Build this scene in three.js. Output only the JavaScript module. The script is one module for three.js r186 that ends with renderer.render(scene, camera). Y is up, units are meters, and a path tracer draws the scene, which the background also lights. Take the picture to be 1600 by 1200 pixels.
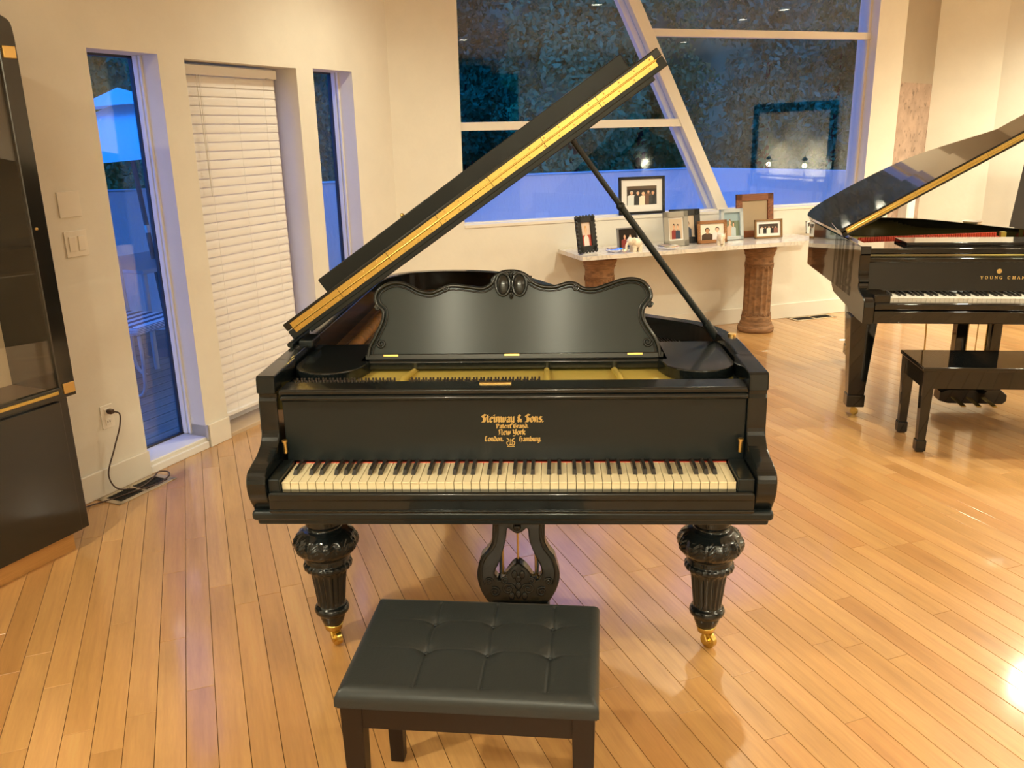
import * as THREE from 'three';
import { RoundedBoxGeometry } from 'three/addons/geometries/RoundedBoxGeometry.js';
import { mergeGeometries } from 'three/addons/utils/BufferGeometryUtils.js';
import { RectAreaLightUniformsLib } from 'three/addons/lights/RectAreaLightUniformsLib.js';
import { FontLoader } from 'three/addons/loaders/FontLoader.js';
import { TextGeometry } from 'three/addons/geometries/TextGeometry.js';

// ───────────────────────── camera, sky, exposure ─────────────────────────
RectAreaLightUniformsLib.init();
const scene = new THREE.Scene();
const renderer = new THREE.WebGLRenderer({ antialias: true });
renderer.toneMapping = THREE.LinearToneMapping;
renderer.toneMappingExposure = 1.84;
renderer.shadowMap.enabled = true;
const DEG = Math.PI / 180;
const EYE = 1.636, FOCAL = 1331, PITCH = 16.525 * DEG, ROLL = 1.25 * DEG;
const camera = new THREE.PerspectiveCamera(2 * Math.atan(600 / FOCAL) / DEG, 4 / 3, 0.05, 200);
camera.position.set(0, EYE, 0);
camera.rotation.order = 'XYZ';
camera.rotation.set(-PITCH, 0, -ROLL);
scene.add(camera);
scene.background = new THREE.Color().setRGB(0.002, 0.235, 1.12);   // clear sky after sunset
const LAMP = new THREE.Color().setRGB(1.0, 0.94, 0.69);            // warm white downlights
const LAMP_POWER = 13;
const CEIL = 3.0;

// ───────────────────────── helpers ─────────────────────────
let seed = 12345;
const rnd = () => { seed = (seed * 1664525 + 1013904223) % 4294967296; return seed / 4294967296; };
const V = (x, y, z) => new THREE.Vector3(x, y, z);
const heading = (a) => V(Math.sin(a * DEG), 0, -Math.cos(a * DEG));
const camQ = new THREE.Quaternion().setFromEuler(camera.rotation);
const pixRay = (u, v) => V((u - 800) / FOCAL, -(v - 600) / FOCAL, -1).applyQuaternion(camQ);
const EYEP = V(0, EYE, 0);
function pixPlane(u, v, p, n) { const d = pixRay(u, v); return EYEP.clone().addScaledVector(d, p.clone().sub(EYEP).dot(n) / d.dot(n)); }
const pixY = (u, v, y) => pixPlane(u, v, V(0, y, 0), V(0, 1, 0));
const names = {};
function numbered(n) { const k = names[n] = (names[n] ?? -1) + 1; return k ? n + '_' + String(k).padStart(3, '0') : n; }
function shadow(o) { o.castShadow = true; o.receiveShadow = true; return o; }
function part(name, geo, mat, parent, label) {
  const m = shadow(new THREE.Mesh(Array.isArray(geo) ? merge(geo) : geo, mat));
  m.name = name; parent.add(m); if (label) m.userData.label = label; return m;
}
function plain(g) { const q = g.index ? g.toNonIndexed() : g; for (const k of Object.keys(q.attributes)) if (!['position', 'normal', 'uv'].includes(k)) q.deleteAttribute(k); return q; }
function merge(list) { return list.length === 1 ? list[0] : mergeGeometries(list.map(plain)); }
function thing(name, label, category, pos = [0, 0, 0], turn = 0, group) {
  const o = new THREE.Group(); o.name = numbered(name); o.position.set(...pos); o.rotation.y = turn;
  o.userData = { label, category }; if (group) o.userData.group = group; scene.add(o); return o;
}
function solo(name, geo, mat, label, category, pos = [0, 0, 0], turn = 0, group) {
  const m = shadow(new THREE.Mesh(Array.isArray(geo) ? merge(geo) : geo, mat)); m.name = numbered(name);
  m.position.set(...pos); m.rotation.y = turn; m.userData = { label, category }; if (group) m.userData.group = group; scene.add(m); return m;
}
function structure(name, geo, mat, label, parent = scene) {
  const m = shadow(new THREE.Mesh(Array.isArray(geo) ? merge(geo) : geo, mat)); m.name = name; m.userData = { kind: 'structure', label }; parent.add(m); return m;
}
function structGroup(name, label, pos = [0, 0, 0], turn = 0) {
  const g = new THREE.Group(); g.name = name; g.position.set(...pos); g.rotation.y = turn; g.userData = { kind: 'structure', label }; scene.add(g); return g;
}
const bx = (w, h, d, x = 0, y = 0, z = 0) => new THREE.BoxGeometry(w, h, d).translate(x, y, z);
const bb = (x0, x1, y0, y1, z0, z1) => bx(x1 - x0, y1 - y0, z1 - z0, (x0 + x1) / 2, (y0 + y1) / 2, (z0 + z1) / 2);
const rb = (w, h, d, r, x = 0, y = 0, z = 0, s = 2) => new RoundedBoxGeometry(w, h, d, s, r).translate(x, y, z);
const rbb = (x0, x1, y0, y1, z0, z1, r = 0.003, s = 2) => rb(x1 - x0, y1 - y0, z1 - z0, r, (x0 + x1) / 2, (y0 + y1) / 2, (z0 + z1) / 2, s);
const cyl = (r0, r1, h, x = 0, y = 0, z = 0, n = 24) => new THREE.CylinderGeometry(r1, r0, h, n).translate(x, y + h / 2, z);
const lathe = (pts, n = 40) => new THREE.LatheGeometry(pts.map((p) => new THREE.Vector2(p[0], p[1])), n);
function tube(pts, r, seg = 0, rad = 8, closed = false) {
  const c = new THREE.CatmullRomCurve3(pts.map((p) => p.isVector3 ? p : V(...p)), closed, 'centripetal');
  return new THREE.TubeGeometry(c, seg || pts.length * 6, r, rad, closed);
}
function rod(a, b, r, n = 10) {
  const A = V(...a), B = V(...b), d = B.clone().sub(A), g = new THREE.CylinderGeometry(r, r, d.length(), n);
  g.applyQuaternion(new THREE.Quaternion().setFromUnitVectors(V(0, 1, 0), d.clone().normalize()));
  return g.translate((A.x + B.x) / 2, (A.y + B.y) / 2, (A.z + B.z) / 2);
}
function shapeOf(pts) { return new THREE.Shape(pts.map((p) => new THREE.Vector2(p[0], p[1]))); }
function extrude(shape, depth, bevel = 0, seg = 1, curve = 16) {
  return new THREE.ExtrudeGeometry(shape, { depth: depth - 2 * bevel, bevelEnabled: bevel > 0, bevelThickness: bevel, bevelSize: bevel, bevelOffset: -bevel, bevelSegments: seg, curveSegments: curve }).translate(0, 0, bevel);
}
// an outline in (x, back) laid flat, thick in y: (x, d) -> (x, y0..y0+t, -d)
const slab = (pts, y0, t, bevel = 0) => extrude(shapeOf(pts), t, bevel, 2).rotateX(-Math.PI / 2).translate(0, y0, 0);
// a profile in (back, y) swept along x from x0 to x1
function profileX(pts, x0, x1, bevel = 0) {
  const g = extrude(shapeOf(pts.map((p) => [-p[0], p[1]])), x1 - x0, bevel, 2);   // (x=-d -> z, y)
  return g.rotateY(-Math.PI / 2).translate(x1, 0, 0);
}
function smooth(pts, n, closed = false) {
  const c = new THREE.CatmullRomCurve3(pts.map((p) => V(p[0], p[1], 0)), closed, 'centripetal');
  return c.getSpacedPoints(n).map((p) => [p.x, p.y]);
}
// fix a swept profile so that z = -back
// ───── noise and textures
const perm = new Uint8Array(512); { const p = [...Array(256).keys()]; for (let i = 255; i > 0; i--) { const j = Math.floor(rnd() * (i + 1)); [p[i], p[j]] = [p[j], p[i]]; } for (let i = 0; i < 512; i++) perm[i] = p[i & 255]; }
const fade = (t) => t * t * (3 - 2 * t);
function vnoise(x, y, px = 256, py = 256) {
  const xi = Math.floor(x), yi = Math.floor(y), fx = fade(x - xi), fy = fade(y - yi);
  const m = (a, n) => ((a % n) + n) % n, h = (a, b) => perm[(perm[m(a, px) & 255] + m(b, py)) & 511] / 255;
  return (h(xi, yi) * (1 - fx) + h(xi + 1, yi) * fx) * (1 - fy) + (h(xi, yi + 1) * (1 - fx) + h(xi + 1, yi + 1) * fx) * fy;
}
function fbm(x, y, px, py, oct = 4) { let s = 0, a = 0.5; for (let i = 0; i < oct; i++) { s += a * vnoise(x, y, px, py); x *= 2; y *= 2; px *= 2; py *= 2; a *= 0.5; } return s / (1 - Math.pow(0.5, oct)); }
function dataTex(w, h, fn, srgb = true) {
  const d = new Uint8Array(w * h * 4);
  for (let y = 0; y < h; y++) for (let x = 0; x < w; x++) { const c = fn(x / w, y / h), k = (y * w + x) * 4; for (let i = 0; i < 3; i++) d[k + i] = Math.max(0, Math.min(255, 255 * (c.length ? c[i] : c))); d[k + 3] = 255; }
  const t = new THREE.DataTexture(d, w, h); t.wrapS = t.wrapT = THREE.RepeatWrapping; t.magFilter = THREE.LinearFilter; t.minFilter = THREE.LinearMipmapLinearFilter; t.generateMipmaps = true;
  if (srgb) t.colorSpace = THREE.SRGBColorSpace; t.needsUpdate = true; return t;
}
function canvasTex(w, h, draw) {
  const c = document.createElement('canvas'); c.width = w; c.height = h; draw(c.getContext('2d'), w, h);
  const t = new THREE.CanvasTexture(c); t.colorSpace = THREE.SRGBColorSpace; return t;
}
const rgb = (r, g, b) => new THREE.Color().setRGB(r, g, b);
const std = (o) => new THREE.MeshStandardMaterial(o);
const phys = (o) => new THREE.MeshPhysicalMaterial(o);

const grainTex = dataTex(512, 256, (u, v) => {
  const streak = fbm(u * 6, v * 48, 6, 48, 4), broad = fbm(u * 3, v * 5, 3, 5, 3), fleck = fbm(u * 40, v * 160, 40, 160, 2);
  const k = 0.90 + 0.09 * (streak - 0.5) + 0.16 * (broad - 0.5) + 0.05 * (fleck - 0.5);
  return [k + 0.05, k + 0.02 * (streak - 0.5), k - 0.04 + 0.05 * (broad - 0.5)];
});
const darkGrainTex = dataTex(256, 256, (u, v) => { const k = 0.72 + 0.5 * (fbm(u * 4, v * 40, 4, 40, 4) - 0.5); return [k, k * 0.97, k * 0.93]; });
const plasterTex = dataTex(256, 256, (u, v) => { const k = 0.97 + 0.03 * (fbm(u * 8, v * 8, 8, 8, 5) - 0.5); return [k, k, k]; });
const plasterBump = dataTex(256, 256, (u, v) => { const k = fbm(u * 40, v * 40, 40, 40, 3); return [k, k, k]; }, false);
const marbleTex = dataTex(256, 256, (u, v) => { const n = fbm(u * 5, v * 5, 5, 5, 5), w = Math.abs(Math.sin((u * 2 + v + n * 2.2) * 6.283)); const k = 0.80 + 0.14 * Math.pow(w, 0.35) + 0.08 * (n - 0.5); return [k, k * 0.97, k * 0.94]; });
const mottleTex = dataTex(512, 512, (u, v) => {
  const n = fbm(u * 16, v * 16, 16, 16, 4), m = fbm(u * 34 + 3, v * 34, 34, 34, 2), b = fbm(u * 4, v * 4, 4, 4, 3);
  const spot = m > 0.66 ? (m - 0.66) * 2.0 : 0; const k = 0.82 + 0.16 * (n - 0.5) + 0.1 * (b - 0.5) - spot * 0.45;
  return [k, k * 0.93, k * 0.88];
});
const columnTex = dataTex(256, 256, (u, v) => { const n = fbm(u * 22, v * 20, 22, 20, 5); const k = 0.78 + 0.42 * (n - 0.5); return [k, k * 0.93, k * 0.86]; });
const leatherBump = dataTex(256, 256, (u, v) => { const k = fbm(u * 48, v * 48, 48, 48, 3); return [k, k, k]; }, false);
const stuccoBump = dataTex(256, 256, (u, v) => { const k = fbm(u * 24, v * 24, 24, 24, 4); return [k, k, k]; }, false);
function rep(t, x, y) { const c = t.clone(); c.repeat.set(x, y); c.needsUpdate = true; return c; }

// ───── materials
const M = {
  wall: std({ color: rgb(0.84, 0.795, 0.70), roughness: 0.85, map: plasterTex, bumpMap: plasterBump, bumpScale: 0.0006 }),
  ceil: std({ color: rgb(0.82, 0.79, 0.74), roughness: 0.9 }),
  trim: std({ color: rgb(0.80, 0.75, 0.66), roughness: 0.45 }),
  white: std({ color: rgb(0.82, 0.80, 0.77), roughness: 0.45 }),
  plate: std({ color: rgb(0.84, 0.78, 0.68), roughness: 0.35 }),
  darkSeal: std({ color: rgb(0.03, 0.03, 0.035), roughness: 0.5 }),
  subfloor: std({ color: rgb(0.07, 0.035, 0.015), roughness: 0.9 }),
  ebony: phys({ color: rgb(0.010, 0.0145, 0.0155), roughness: 0.34, specularIntensity: 0.55, clearcoat: 0.12, clearcoatRoughness: 0.10 }),
  ebonySatin: phys({ color: rgb(0.020, 0.029, 0.031), roughness: 0.25, specularIntensity: 0.75, anisotropy: 0.92, anisotropyRotation: Math.PI / 2 }),
  ebonyGloss: phys({ color: rgb(0.006, 0.0085, 0.009), roughness: 0.2, specularIntensity: 0.6, clearcoat: 0.35, clearcoatRoughness: 0.06 }),
  lacquer: phys({ color: rgb(0.004, 0.0048, 0.005), roughness: 0.08, specularIntensity: 0.35, clearcoat: 0.85, clearcoatRoughness: 0.03 }),
  brass: std({ color: rgb(0.64, 0.47, 0.14), roughness: 0.27, metalness: 1 }),
  brassOld: std({ color: rgb(0.70, 0.46, 0.16), roughness: 0.35, metalness: 1 }),
  goldPlate: std({ color: rgb(0.64, 0.50, 0.12), roughness: 0.42, metalness: 0.35 }),
  gilt: std({ color: rgb(0.66, 0.46, 0.16), roughness: 0.4, metalness: 0.4 }),
  steel: std({ color: rgb(0.55, 0.53, 0.5), roughness: 0.3, metalness: 1 }),
  pin: std({ color: rgb(0.12, 0.10, 0.09), roughness: 0.35, metalness: 0.8 }),
  ivory: phys({ color: rgb(0.80, 0.70, 0.46), roughness: 0.28, clearcoat: 0.3, clearcoatRoughness: 0.2 }),
  keyWhite: phys({ color: rgb(0.84, 0.80, 0.72), roughness: 0.2, clearcoat: 0.5 }),
  keyBlack: std({ color: rgb(0.016, 0.014, 0.012), roughness: 0.32 }),
  soundboard: std({ color: rgb(0.50, 0.24, 0.07), roughness: 0.4, map: rep(darkGrainTex, 1, 1) }),
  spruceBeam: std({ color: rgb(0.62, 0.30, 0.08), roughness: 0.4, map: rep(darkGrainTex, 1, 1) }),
  feltRed: std({ color: rgb(0.70, 0.10, 0.06), roughness: 0.95 }),
  leather: phys({ color: rgb(0.020, 0.025, 0.026), roughness: 0.40, specularIntensity: 0.8, bumpMap: rep(leatherBump, 4, 3), bumpScale: 0.00022 }),
  darkWood: phys({ color: rgb(0.014, 0.007, 0.004), roughness: 0.4, specularIntensity: 0.6 }),
  marble: phys({ color: rgb(0.86, 0.84, 0.80), roughness: 0.18, map: marbleTex, clearcoat: 0.3 }),
  column: std({ color: rgb(0.42, 0.245, 0.125), roughness: 0.75, map: columnTex, bumpMap: columnTex, bumpScale: 0.0015 }),
  glass: phys({ color: rgb(1, 1, 1), roughness: 0.0, transmission: 1, thickness: 0, ior: 1.5, specularIntensity: 0.9 }),
  stone: std({ color: rgb(0.62, 0.52, 0.45), roughness: 0.8, map: mottleTex }),  // spotted colour of the lower niche strip
  taupe: std({ color: rgb(0.40, 0.33, 0.25), roughness: 0.85, map: plasterTex }),  // darker wall colour standing in for shade on the upper niche strip
  stucco: std({ color: rgb(0.80, 0.80, 0.80), roughness: 0.95, bumpMap: rep(stuccoBump, 3, 1), bumpScale: 0.006 }),
  deck: std({ color: rgb(0.42, 0.36, 0.33), roughness: 0.7, map: rep(darkGrainTex, 1, 1) }),
  ventBeige: std({ color: rgb(0.50, 0.40, 0.27), roughness: 0.45, metalness: 0.3 }),
  ventDark: std({ color: rgb(0.03, 0.025, 0.02), roughness: 0.7 }),
  cord: std({ color: rgb(0.06, 0.03, 0.02), roughness: 0.5 }),
  canvas: std({ color: rgb(0.85, 0.85, 0.87), roughness: 0.9, side: THREE.DoubleSide }),
  patioMetal: std({ color: rgb(0.10, 0.09, 0.09), roughness: 0.5, metalness: 0.3 }),
  patioGrey: std({ color: rgb(0.45, 0.46, 0.48), roughness: 0.4, metalness: 0.4 }),
  leaf: std({ color: rgb(0.05, 0.10, 0.045), roughness: 0.7, side: THREE.DoubleSide }),
  bark: std({ color: rgb(0.08, 0.055, 0.04), roughness: 0.95 }),
};
M.lampGlow = std({ color: rgb(1, 1, 1), emissive: LAMP.clone(), emissiveIntensity: 14, roughness: 0.4 });

// ───────────────────────── the room ─────────────────────────
const LB = V(-1.594, 0, -4.599), L_TURN = 65 * DEG;          // left wall: local x runs along the wall, z into the room
const W0 = V(2.3, 0, -7.35), W_TURN = 19 * DEG, WA = heading(71), WN = V(Math.sin(W_TURN), 0, Math.cos(W_TURN));
const onW = (u, v, off) => { const p = pixPlane(u, v, W0.clone().addScaledVector(WN, off), WN); return [p.clone().sub(W0).dot(WA), p.y]; };
const wPos = (t, y, off) => W0.clone().addScaledVector(WA, t).addScaledVector(WN, off).setY(y).toArray();
const lPos = (s, y, off) => LB.clone().addScaledVector(heading(25), s).addScaledVector(V(Math.sin(L_TURN), 0, Math.cos(L_TURN)), off).setY(y).toArray();
const ROOM = [[-5.398, 3.558], [-0.811, -6.279], [3.392, -7.726], [3.92, -8.26], [4.461, -8.115], [7.925, -6.115], [10.855, 2.395]];
function holeRect(shape, x0, x1, y0, y1) { const p = new THREE.Path(); p.moveTo(x0, y0); p.lineTo(x0, y1); p.lineTo(x1, y1); p.lineTo(x1, y0); p.closePath(); shape.holes.push(p); }
function uvMetres(g, s = 1) { const p = g.attributes.position, n = g.attributes.normal, uv = new Float32Array(p.count * 2); for (let i = 0; i < p.count; i++) { const ax = Math.abs(n.getX(i)), ay = Math.abs(n.getY(i)), az = Math.abs(n.getZ(i)); const a = ax > ay && ax > az ? [p.getZ(i), p.getY(i)] : ay > az ? [p.getX(i), p.getZ(i)] : [p.getX(i), p.getY(i)]; uv[2 * i] = a[0] * s; uv[2 * i + 1] = a[1] * s; } g.setAttribute('uv', new THREE.BufferAttribute(uv, 2)); return g; }
// left wall with two slim windows and a glazed door
{
  const sh = shapeOf([[-8.97, -0.1], [-0.035, -0.1], [-0.035, 2.02], [0.846, 2.02], [0.846, -0.1], [2.2, -0.1], [2.2, CEIL + 0.1], [-8.97, CEIL + 0.1]]);
  holeRect(sh, -0.61, -0.205, 0.055, 2.03); holeRect(sh, 1.0075, 1.415, 0.055, 2.028);
  const w = structure('wall_left', uvMetres(extrude(sh, 0.19).translate(0, 0, -0.19)), M.wall, 'cream plaster wall with slim windows and a glazed door'); w.position.copy(LB); w.rotation.y = L_TURN;
}
// window wall
{
  const sh = shapeOf([[-3.29, -0.1], [1.155, -0.1], [1.155, CEIL + 0.1], [-3.29, CEIL + 0.1]]);
  holeRect(sh, -2.78, 0.865, 0.965, 2.93);
  const w = structure('wall_window', uvMetres(extrude(sh, 0.24).translate(0, 0, -0.24)), M.wall, 'cream plaster wall around the big picture window'); w.position.copy(W0); w.rotation.y = W_TURN;
}
function wallRun(name, a, b, y0, y1, mat, label, thick = 0.24) {
  const A = V(a[0], 0, a[1]), B = V(b[0], 0, b[1]), len = A.distanceTo(B);
  const w = structure(name, uvMetres(bb(0, len, y0, y1, -thick, 0)), mat, label); w.position.copy(A); w.rotation.y = Math.atan2(-(B.z - A.z), B.x - A.x); return w;
}
wallRun('wall_niche', ROOM[2], ROOM[3], -0.1, 1.97, M.stone, 'mottled wall strip beside the big window');  // lower part of the strip, spots come from the colour map
wallRun('trim_4', ROOM[2], ROOM[3], 1.97, CEIL + 0.1, M.taupe, 'shade painted in taupe on the wall above the mottled strip');  // upper part of the strip: a shadow put into the wall colour
wallRun('wall_alcove', ROOM[3], ROOM[4], -0.1, CEIL + 0.1, M.wall, 'narrow cream wall beside the mottled strip');
wallRun('wall_right', ROOM[4], ROOM[5], -0.1, CEIL + 0.1, M.wall, 'cream wall behind the polished piano');
wallRun('wall_side', ROOM[5], ROOM[6], -0.1, CEIL + 0.1, M.wall, 'cream wall on the far right side of the room');
wallRun('wall_back', ROOM[6], ROOM[0], -0.1, CEIL + 0.1, M.wall, 'cream wall at the rear of the room');
structure('ceiling', slab(ROOM.map((p) => [p[0], -p[1]]).reverse(), CEIL, 0.2), M.ceil, 'flat off white ceiling');

// baseboards
const BBH = 0.13;
function baseboard(name, a, b, len0, len1, turn, origin) {
  const m = structure(name, rbb(len0, len1, 0, BBH, 0, 0.016, 0.004), M.trim, 'cream painted baseboard'); m.position.copy(origin); m.rotation.y = turn; return m;
}
{
  const g = [rbb(-8.9, -0.612, 0, BBH, 0, 0.016, 0.004), rbb(-0.205, -0.037, 0, BBH, 0, 0.016, 0.004), rbb(-0.205, -0.19, 0, BBH, -0.16, 0.016, 0.004), rbb(0.848, 1.006, 0, BBH, 0, 0.016, 0.004), rbb(1.417, 1.85, 0, BBH, 0, 0.016, 0.004)];
  const m = structure('baseboard_left', g, M.trim, 'cream baseboard along the slim window wall'); m.position.copy(LB); m.rotation.y = L_TURN;
  const m2 = structure('baseboard_window', rbb(-3.28, 1.155, 0, BBH, 0, 0.016, 0.004), M.trim, 'cream baseboard under the big window'); m2.position.copy(W0); m2.rotation.y = W_TURN;
}
// slim windows
function slimWindow(name, s0, s1, label) {
  const g = structGroup(name, label, LB.toArray(), L_TURN);
  const z = -0.165;
  part('window_frame', [rbb(s0 - 0.01, s0 + 0.010, 0.06, 2.03, z - 0.026, z, 0.003), rbb(s1 - 0.010, s1 + 0.01, 0.06, 2.03, z - 0.026, z, 0.003), rbb(s0, s1, 2.018, 2.04, z - 0.026, z, 0.003), rbb(s0, s1, 0.05, 0.072, z - 0.026, z, 0.003)], M.darkSeal, g, 'dark slim window frame');
  part('jamb_bead', [rbb(s1 - 0.012, s1 + 0.002, 0.07, 2.03, -0.122, -0.105, 0.004), rbb(s1 - 0.012, s1 + 0.002, 0.07, 2.03, -0.16, -0.13, 0.003)], M.white, g);
  part('window_sill', [rbb(s0, s1, 0.03, 0.062, -0.17, -0.005, 0.004), rbb(s0, s1, 0.0, 0.04, -0.1, 0.012, 0.004)], M.white, g, 'white sill');
  part('glass_pane', bb(s0, s1, 0.06, 2.03, z - 0.016, z - 0.010), M.glass, g);
}
slimWindow('window_1', -0.61, -0.205, 'slim tall window left of the blind');
slimWindow('window_2', 1.0075, 1.415, 'slim tall window between the blind and the corner');
// glazed door behind the blind
{
  const g = structGroup('door_1', 'white framed glazed door behind the closed blind', LB.toArray(), L_TURN);
  const z = -0.17;
  part('door_frame', [rbb(-0.035, 0.06, 0.02, 2.02, z - 0.05, z, 0.004), rbb(0.76, 0.846, 0.02, 2.02, z - 0.05, z, 0.004), rbb(0.06, 0.76, 1.9, 2.02, z - 0.05, z, 0.004), rbb(0.06, 0.76, 0.02, 0.17, z - 0.05, z, 0.004)], M.white, g);
  part('glass_pane', bb(0.06, 0.76, 0.17, 1.9, z - 0.03, z - 0.024), M.glass, g);
  part('threshold', rbb(-0.035, 0.846, -0.01, 0.022, -0.23, 0.0, 0.004), std({ color: rgb(0.55, 0.42, 0.28), roughness: 0.4 }), g, 'wooden threshold strip');
}
// the big picture window: slanted mullion, two crossbars, panes
{
  const g = structGroup('window_3', 'big picture window split by a slanted white mullion', W0.toArray(), W_TURN);
  const z = -0.11, x0 = -2.78, x1 = 0.865, y0 = 0.965, y1 = 2.93;
  const bd = (y) => -0.5 - (y - 0.99) * 0.548;                   // right edge of the slanted mullion at its foot
  const mull = (y) => { const k = (y - 1.0) / 1.55; return -0.52 - k * 0.84; };
  part('slanted_mullion', extrude(shapeOf([[mull(y0) - 0.05, y0], [mull(y0) + 0.055, y0], [mull(y1) + 0.055, y1], [mull(y1) - 0.05, y1]]), 0.07, 0.004).translate(0, 0, z - 0.03), M.trim, g, 'slanted white mullion');
  part('outer_mullion', extrude(shapeOf([[mull(y0) - 0.085, y0], [mull(y0) - 0.03, y0], [mull(y1) - 0.03, y1], [mull(y1) - 0.085, y1]]), 0.06, 0.003).translate(0, 0, z - 0.12), M.white, g, 'outer half of the slanted mullion');
  part('crossbar', rbb(x0, mull(1.675) - 0.02, 1.645, 1.705, z - 0.03, z + 0.03, 0.003), M.trim, g);
  part('crossbar', rbb(mull(2.34) + 0.03, x1, 2.315, 2.37, z - 0.03, z + 0.03, 0.003), M.trim, g);
  part('window_frame', [rbb(x1 - 0.022, x1 + 0.01, y0, y1, z - 0.05, z + 0.02, 0.003), rbb(x0 - 0.01, x0 + 0.012, y0, y1, z - 0.05, z + 0.02, 0.003), rbb(x0, x1, y0 - 0.01, y0 + 0.012, z - 0.05, z + 0.02, 0.003), rbb(x0, x1, y1 - 0.02, y1 + 0.01, z - 0.05, z + 0.02, 0.003)], M.trim, g);
  part('window_sill', rbb(x0, x1, y0 - 0.02, y0 + 0.004, -0.12, 0.006, 0.003), M.trim, g);
  const pane = (pts) => { for (const dz of [0]) part('glass_pane', extrude(shapeOf(pts), 0.004).translate(0, 0, z - 0.005 + dz), M.glass, g); };
  pane([[x0, y0], [mull(y0), y0], [mull(1.675), 1.675], [x0, 1.675]]);
  pane([[x0, 1.675], [mull(1.675), 1.675], [mull(y1), y1], [x0, y1]]);
  pane([[mull(y0), y0], [x1, y0], [x1, 2.34], [mull(2.34), 2.34]]);
  pane([[mull(2.34), 2.34], [x1, 2.34], [x1, y1], [mull(y1), y1]]);
}
// maple strip floor, laid board by board
{
  const T = 20 * DEG, f = structGroup('floor', 'honey coloured maple strip floor', [-1.128, 0, -2.538], T);
  part('subfloor', slab(ROOM.map((p) => [p[0], -p[1]]).reverse(), -0.06, 0.046).translate(1.128, 0, 2.538).rotateY(-T), M.subfloor, f, 'dark gap between the boards');
  const PW = 0.0838, gap = 0.0016, H = 0.018;
  const poly = ROOM.map((p) => { const q = V(p[0] + 1.128, 0, p[1] + 2.538).applyAxisAngle(V(0, 1, 0), -T); return [q.x, q.z]; });
  const tones = [[0.60, 0.365, 0.145], [0.58, 0.345, 0.130], [0.62, 0.385, 0.160], [0.56, 0.325, 0.12], [0.605, 0.37, 0.145], [0.59, 0.355, 0.135], [0.635, 0.40, 0.17], [0.54, 0.305, 0.11]];
  const mats = tones.map((c) => phys({ color: rgb(...c.map((v) => v * 0.98)), roughness: 0.36, map: grainTex, clearcoat: 0.8, clearcoatRoughness: 0.11 }));
  const cache = {};
  function board(len, k) {
    const key = len.toFixed(3) + '_' + k; if (cache[key]) return cache[key];
    const w = PW / 2 - gap / 2, l = len / 2 - gap / 2, c = 0.0007, u0 = (k * 0.37) % 1, v0 = (k * 0.23) % 1;
    const P = [[-w, -H, -l], [w, -H, -l], [w, -H, l], [-w, -H, l], [-w, -c, -l], [w, -c, -l], [w, -c, l], [-w, -c, l], [-w + c, 0, -l + c], [w - c, 0, -l + c], [w - c, 0, l - c], [-w + c, 0, l - c]];
    const F = [[8, 11, 10, 9]]; for (let i = 0; i < 4; i++) { const j = (i + 1) % 4; F.push([i, i + 4, j + 4, j]); F.push([i + 4, i + 8, j + 8, j + 4]); }
    const pos = [], uv = [];
    for (const q of F) for (const i of [0, 1, 2, 0, 2, 3]) { const p = P[q[i]]; pos.push(...p); uv.push(u0 + p[2] / 1.3, v0 + (p[0] + p[1]) / 0.5); }
    const g = new THREE.BufferGeometry(); g.setAttribute('position', new THREE.Float32BufferAttribute(pos, 3)); g.setAttribute('uv', new THREE.Float32BufferAttribute(uv, 2)); g.computeVertexNormals();
    return cache[key] = g;
  }
  const lens = [0.5, 0.7, 0.9, 1.1, 1.3, 1.6], boards = [];
  for (let i = -140; i < 180; i++) {
    const x = (i + 0.5) * PW, hits = [];
    for (let a = 0; a < poly.length; a++) { const A = poly[a], B = poly[(a + 1) % poly.length]; if ((A[0] - x) * (B[0] - x) < 0) hits.push(A[1] + (B[1] - A[1]) * (x - A[0]) / (B[0] - A[0])); }
    hits.sort((a, b) => a - b);
    for (let k = 0; k + 1 < hits.length; k += 2) {
      let z = hits[k] - 0.03; const end = hits[k + 1] + 0.03; let first = true;
      while (z < end - 0.02) {
        let len = lens[Math.floor(rnd() * lens.length)]; if (first) { len *= 0.3 + 0.7 * rnd(); len = Math.round(len * 20) / 20; first = false; }
        if (z + len > end - 0.15) len = end - z;
        boards.push([x, z + len / 2, len, Math.floor(rnd() * 3), Math.floor(rnd() * mats.length)]); z += len;
      }
    }
  }
  const eye = V(1.128, 0, 2.538).applyAxisAngle(V(0, 1, 0), -T);
  const seen = (b) => { const p = V(b[0], 0, b[1]).applyAxisAngle(V(0, 1, 0), T).add(f.position).sub(EYEP).applyQuaternion(camQ.clone().invert()); if (p.z > -0.6) return 0; const u = FOCAL * p.x / -p.z, v = -FOCAL * p.y / -p.z; return Math.abs(u) < 880 && v < 700 ? 1 / (p.z * p.z) : 0; };
  boards.forEach((b) => b.push(seen(b) * b[2])); boards.sort((a, b) => b[5] - a[5]);
  const rest = mats.map(() => []);
  boards.forEach((b, i) => {
    if (i < 300) { const m = part('plank', board(b[2], b[3]), mats[b[4]], f); m.position.set(b[0], 0, b[1]); }
    else rest[b[4]].push(board(b[2], b[3]).clone().translate(b[0], 0, b[1]));
  });
  rest.forEach((r, i) => { if (r.length) { const m = part('plank_field', mergeGeometries(r), mats[i], f, 'remaining maple boards'); m.userData.kind = 'stuff'; } });
}
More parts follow.
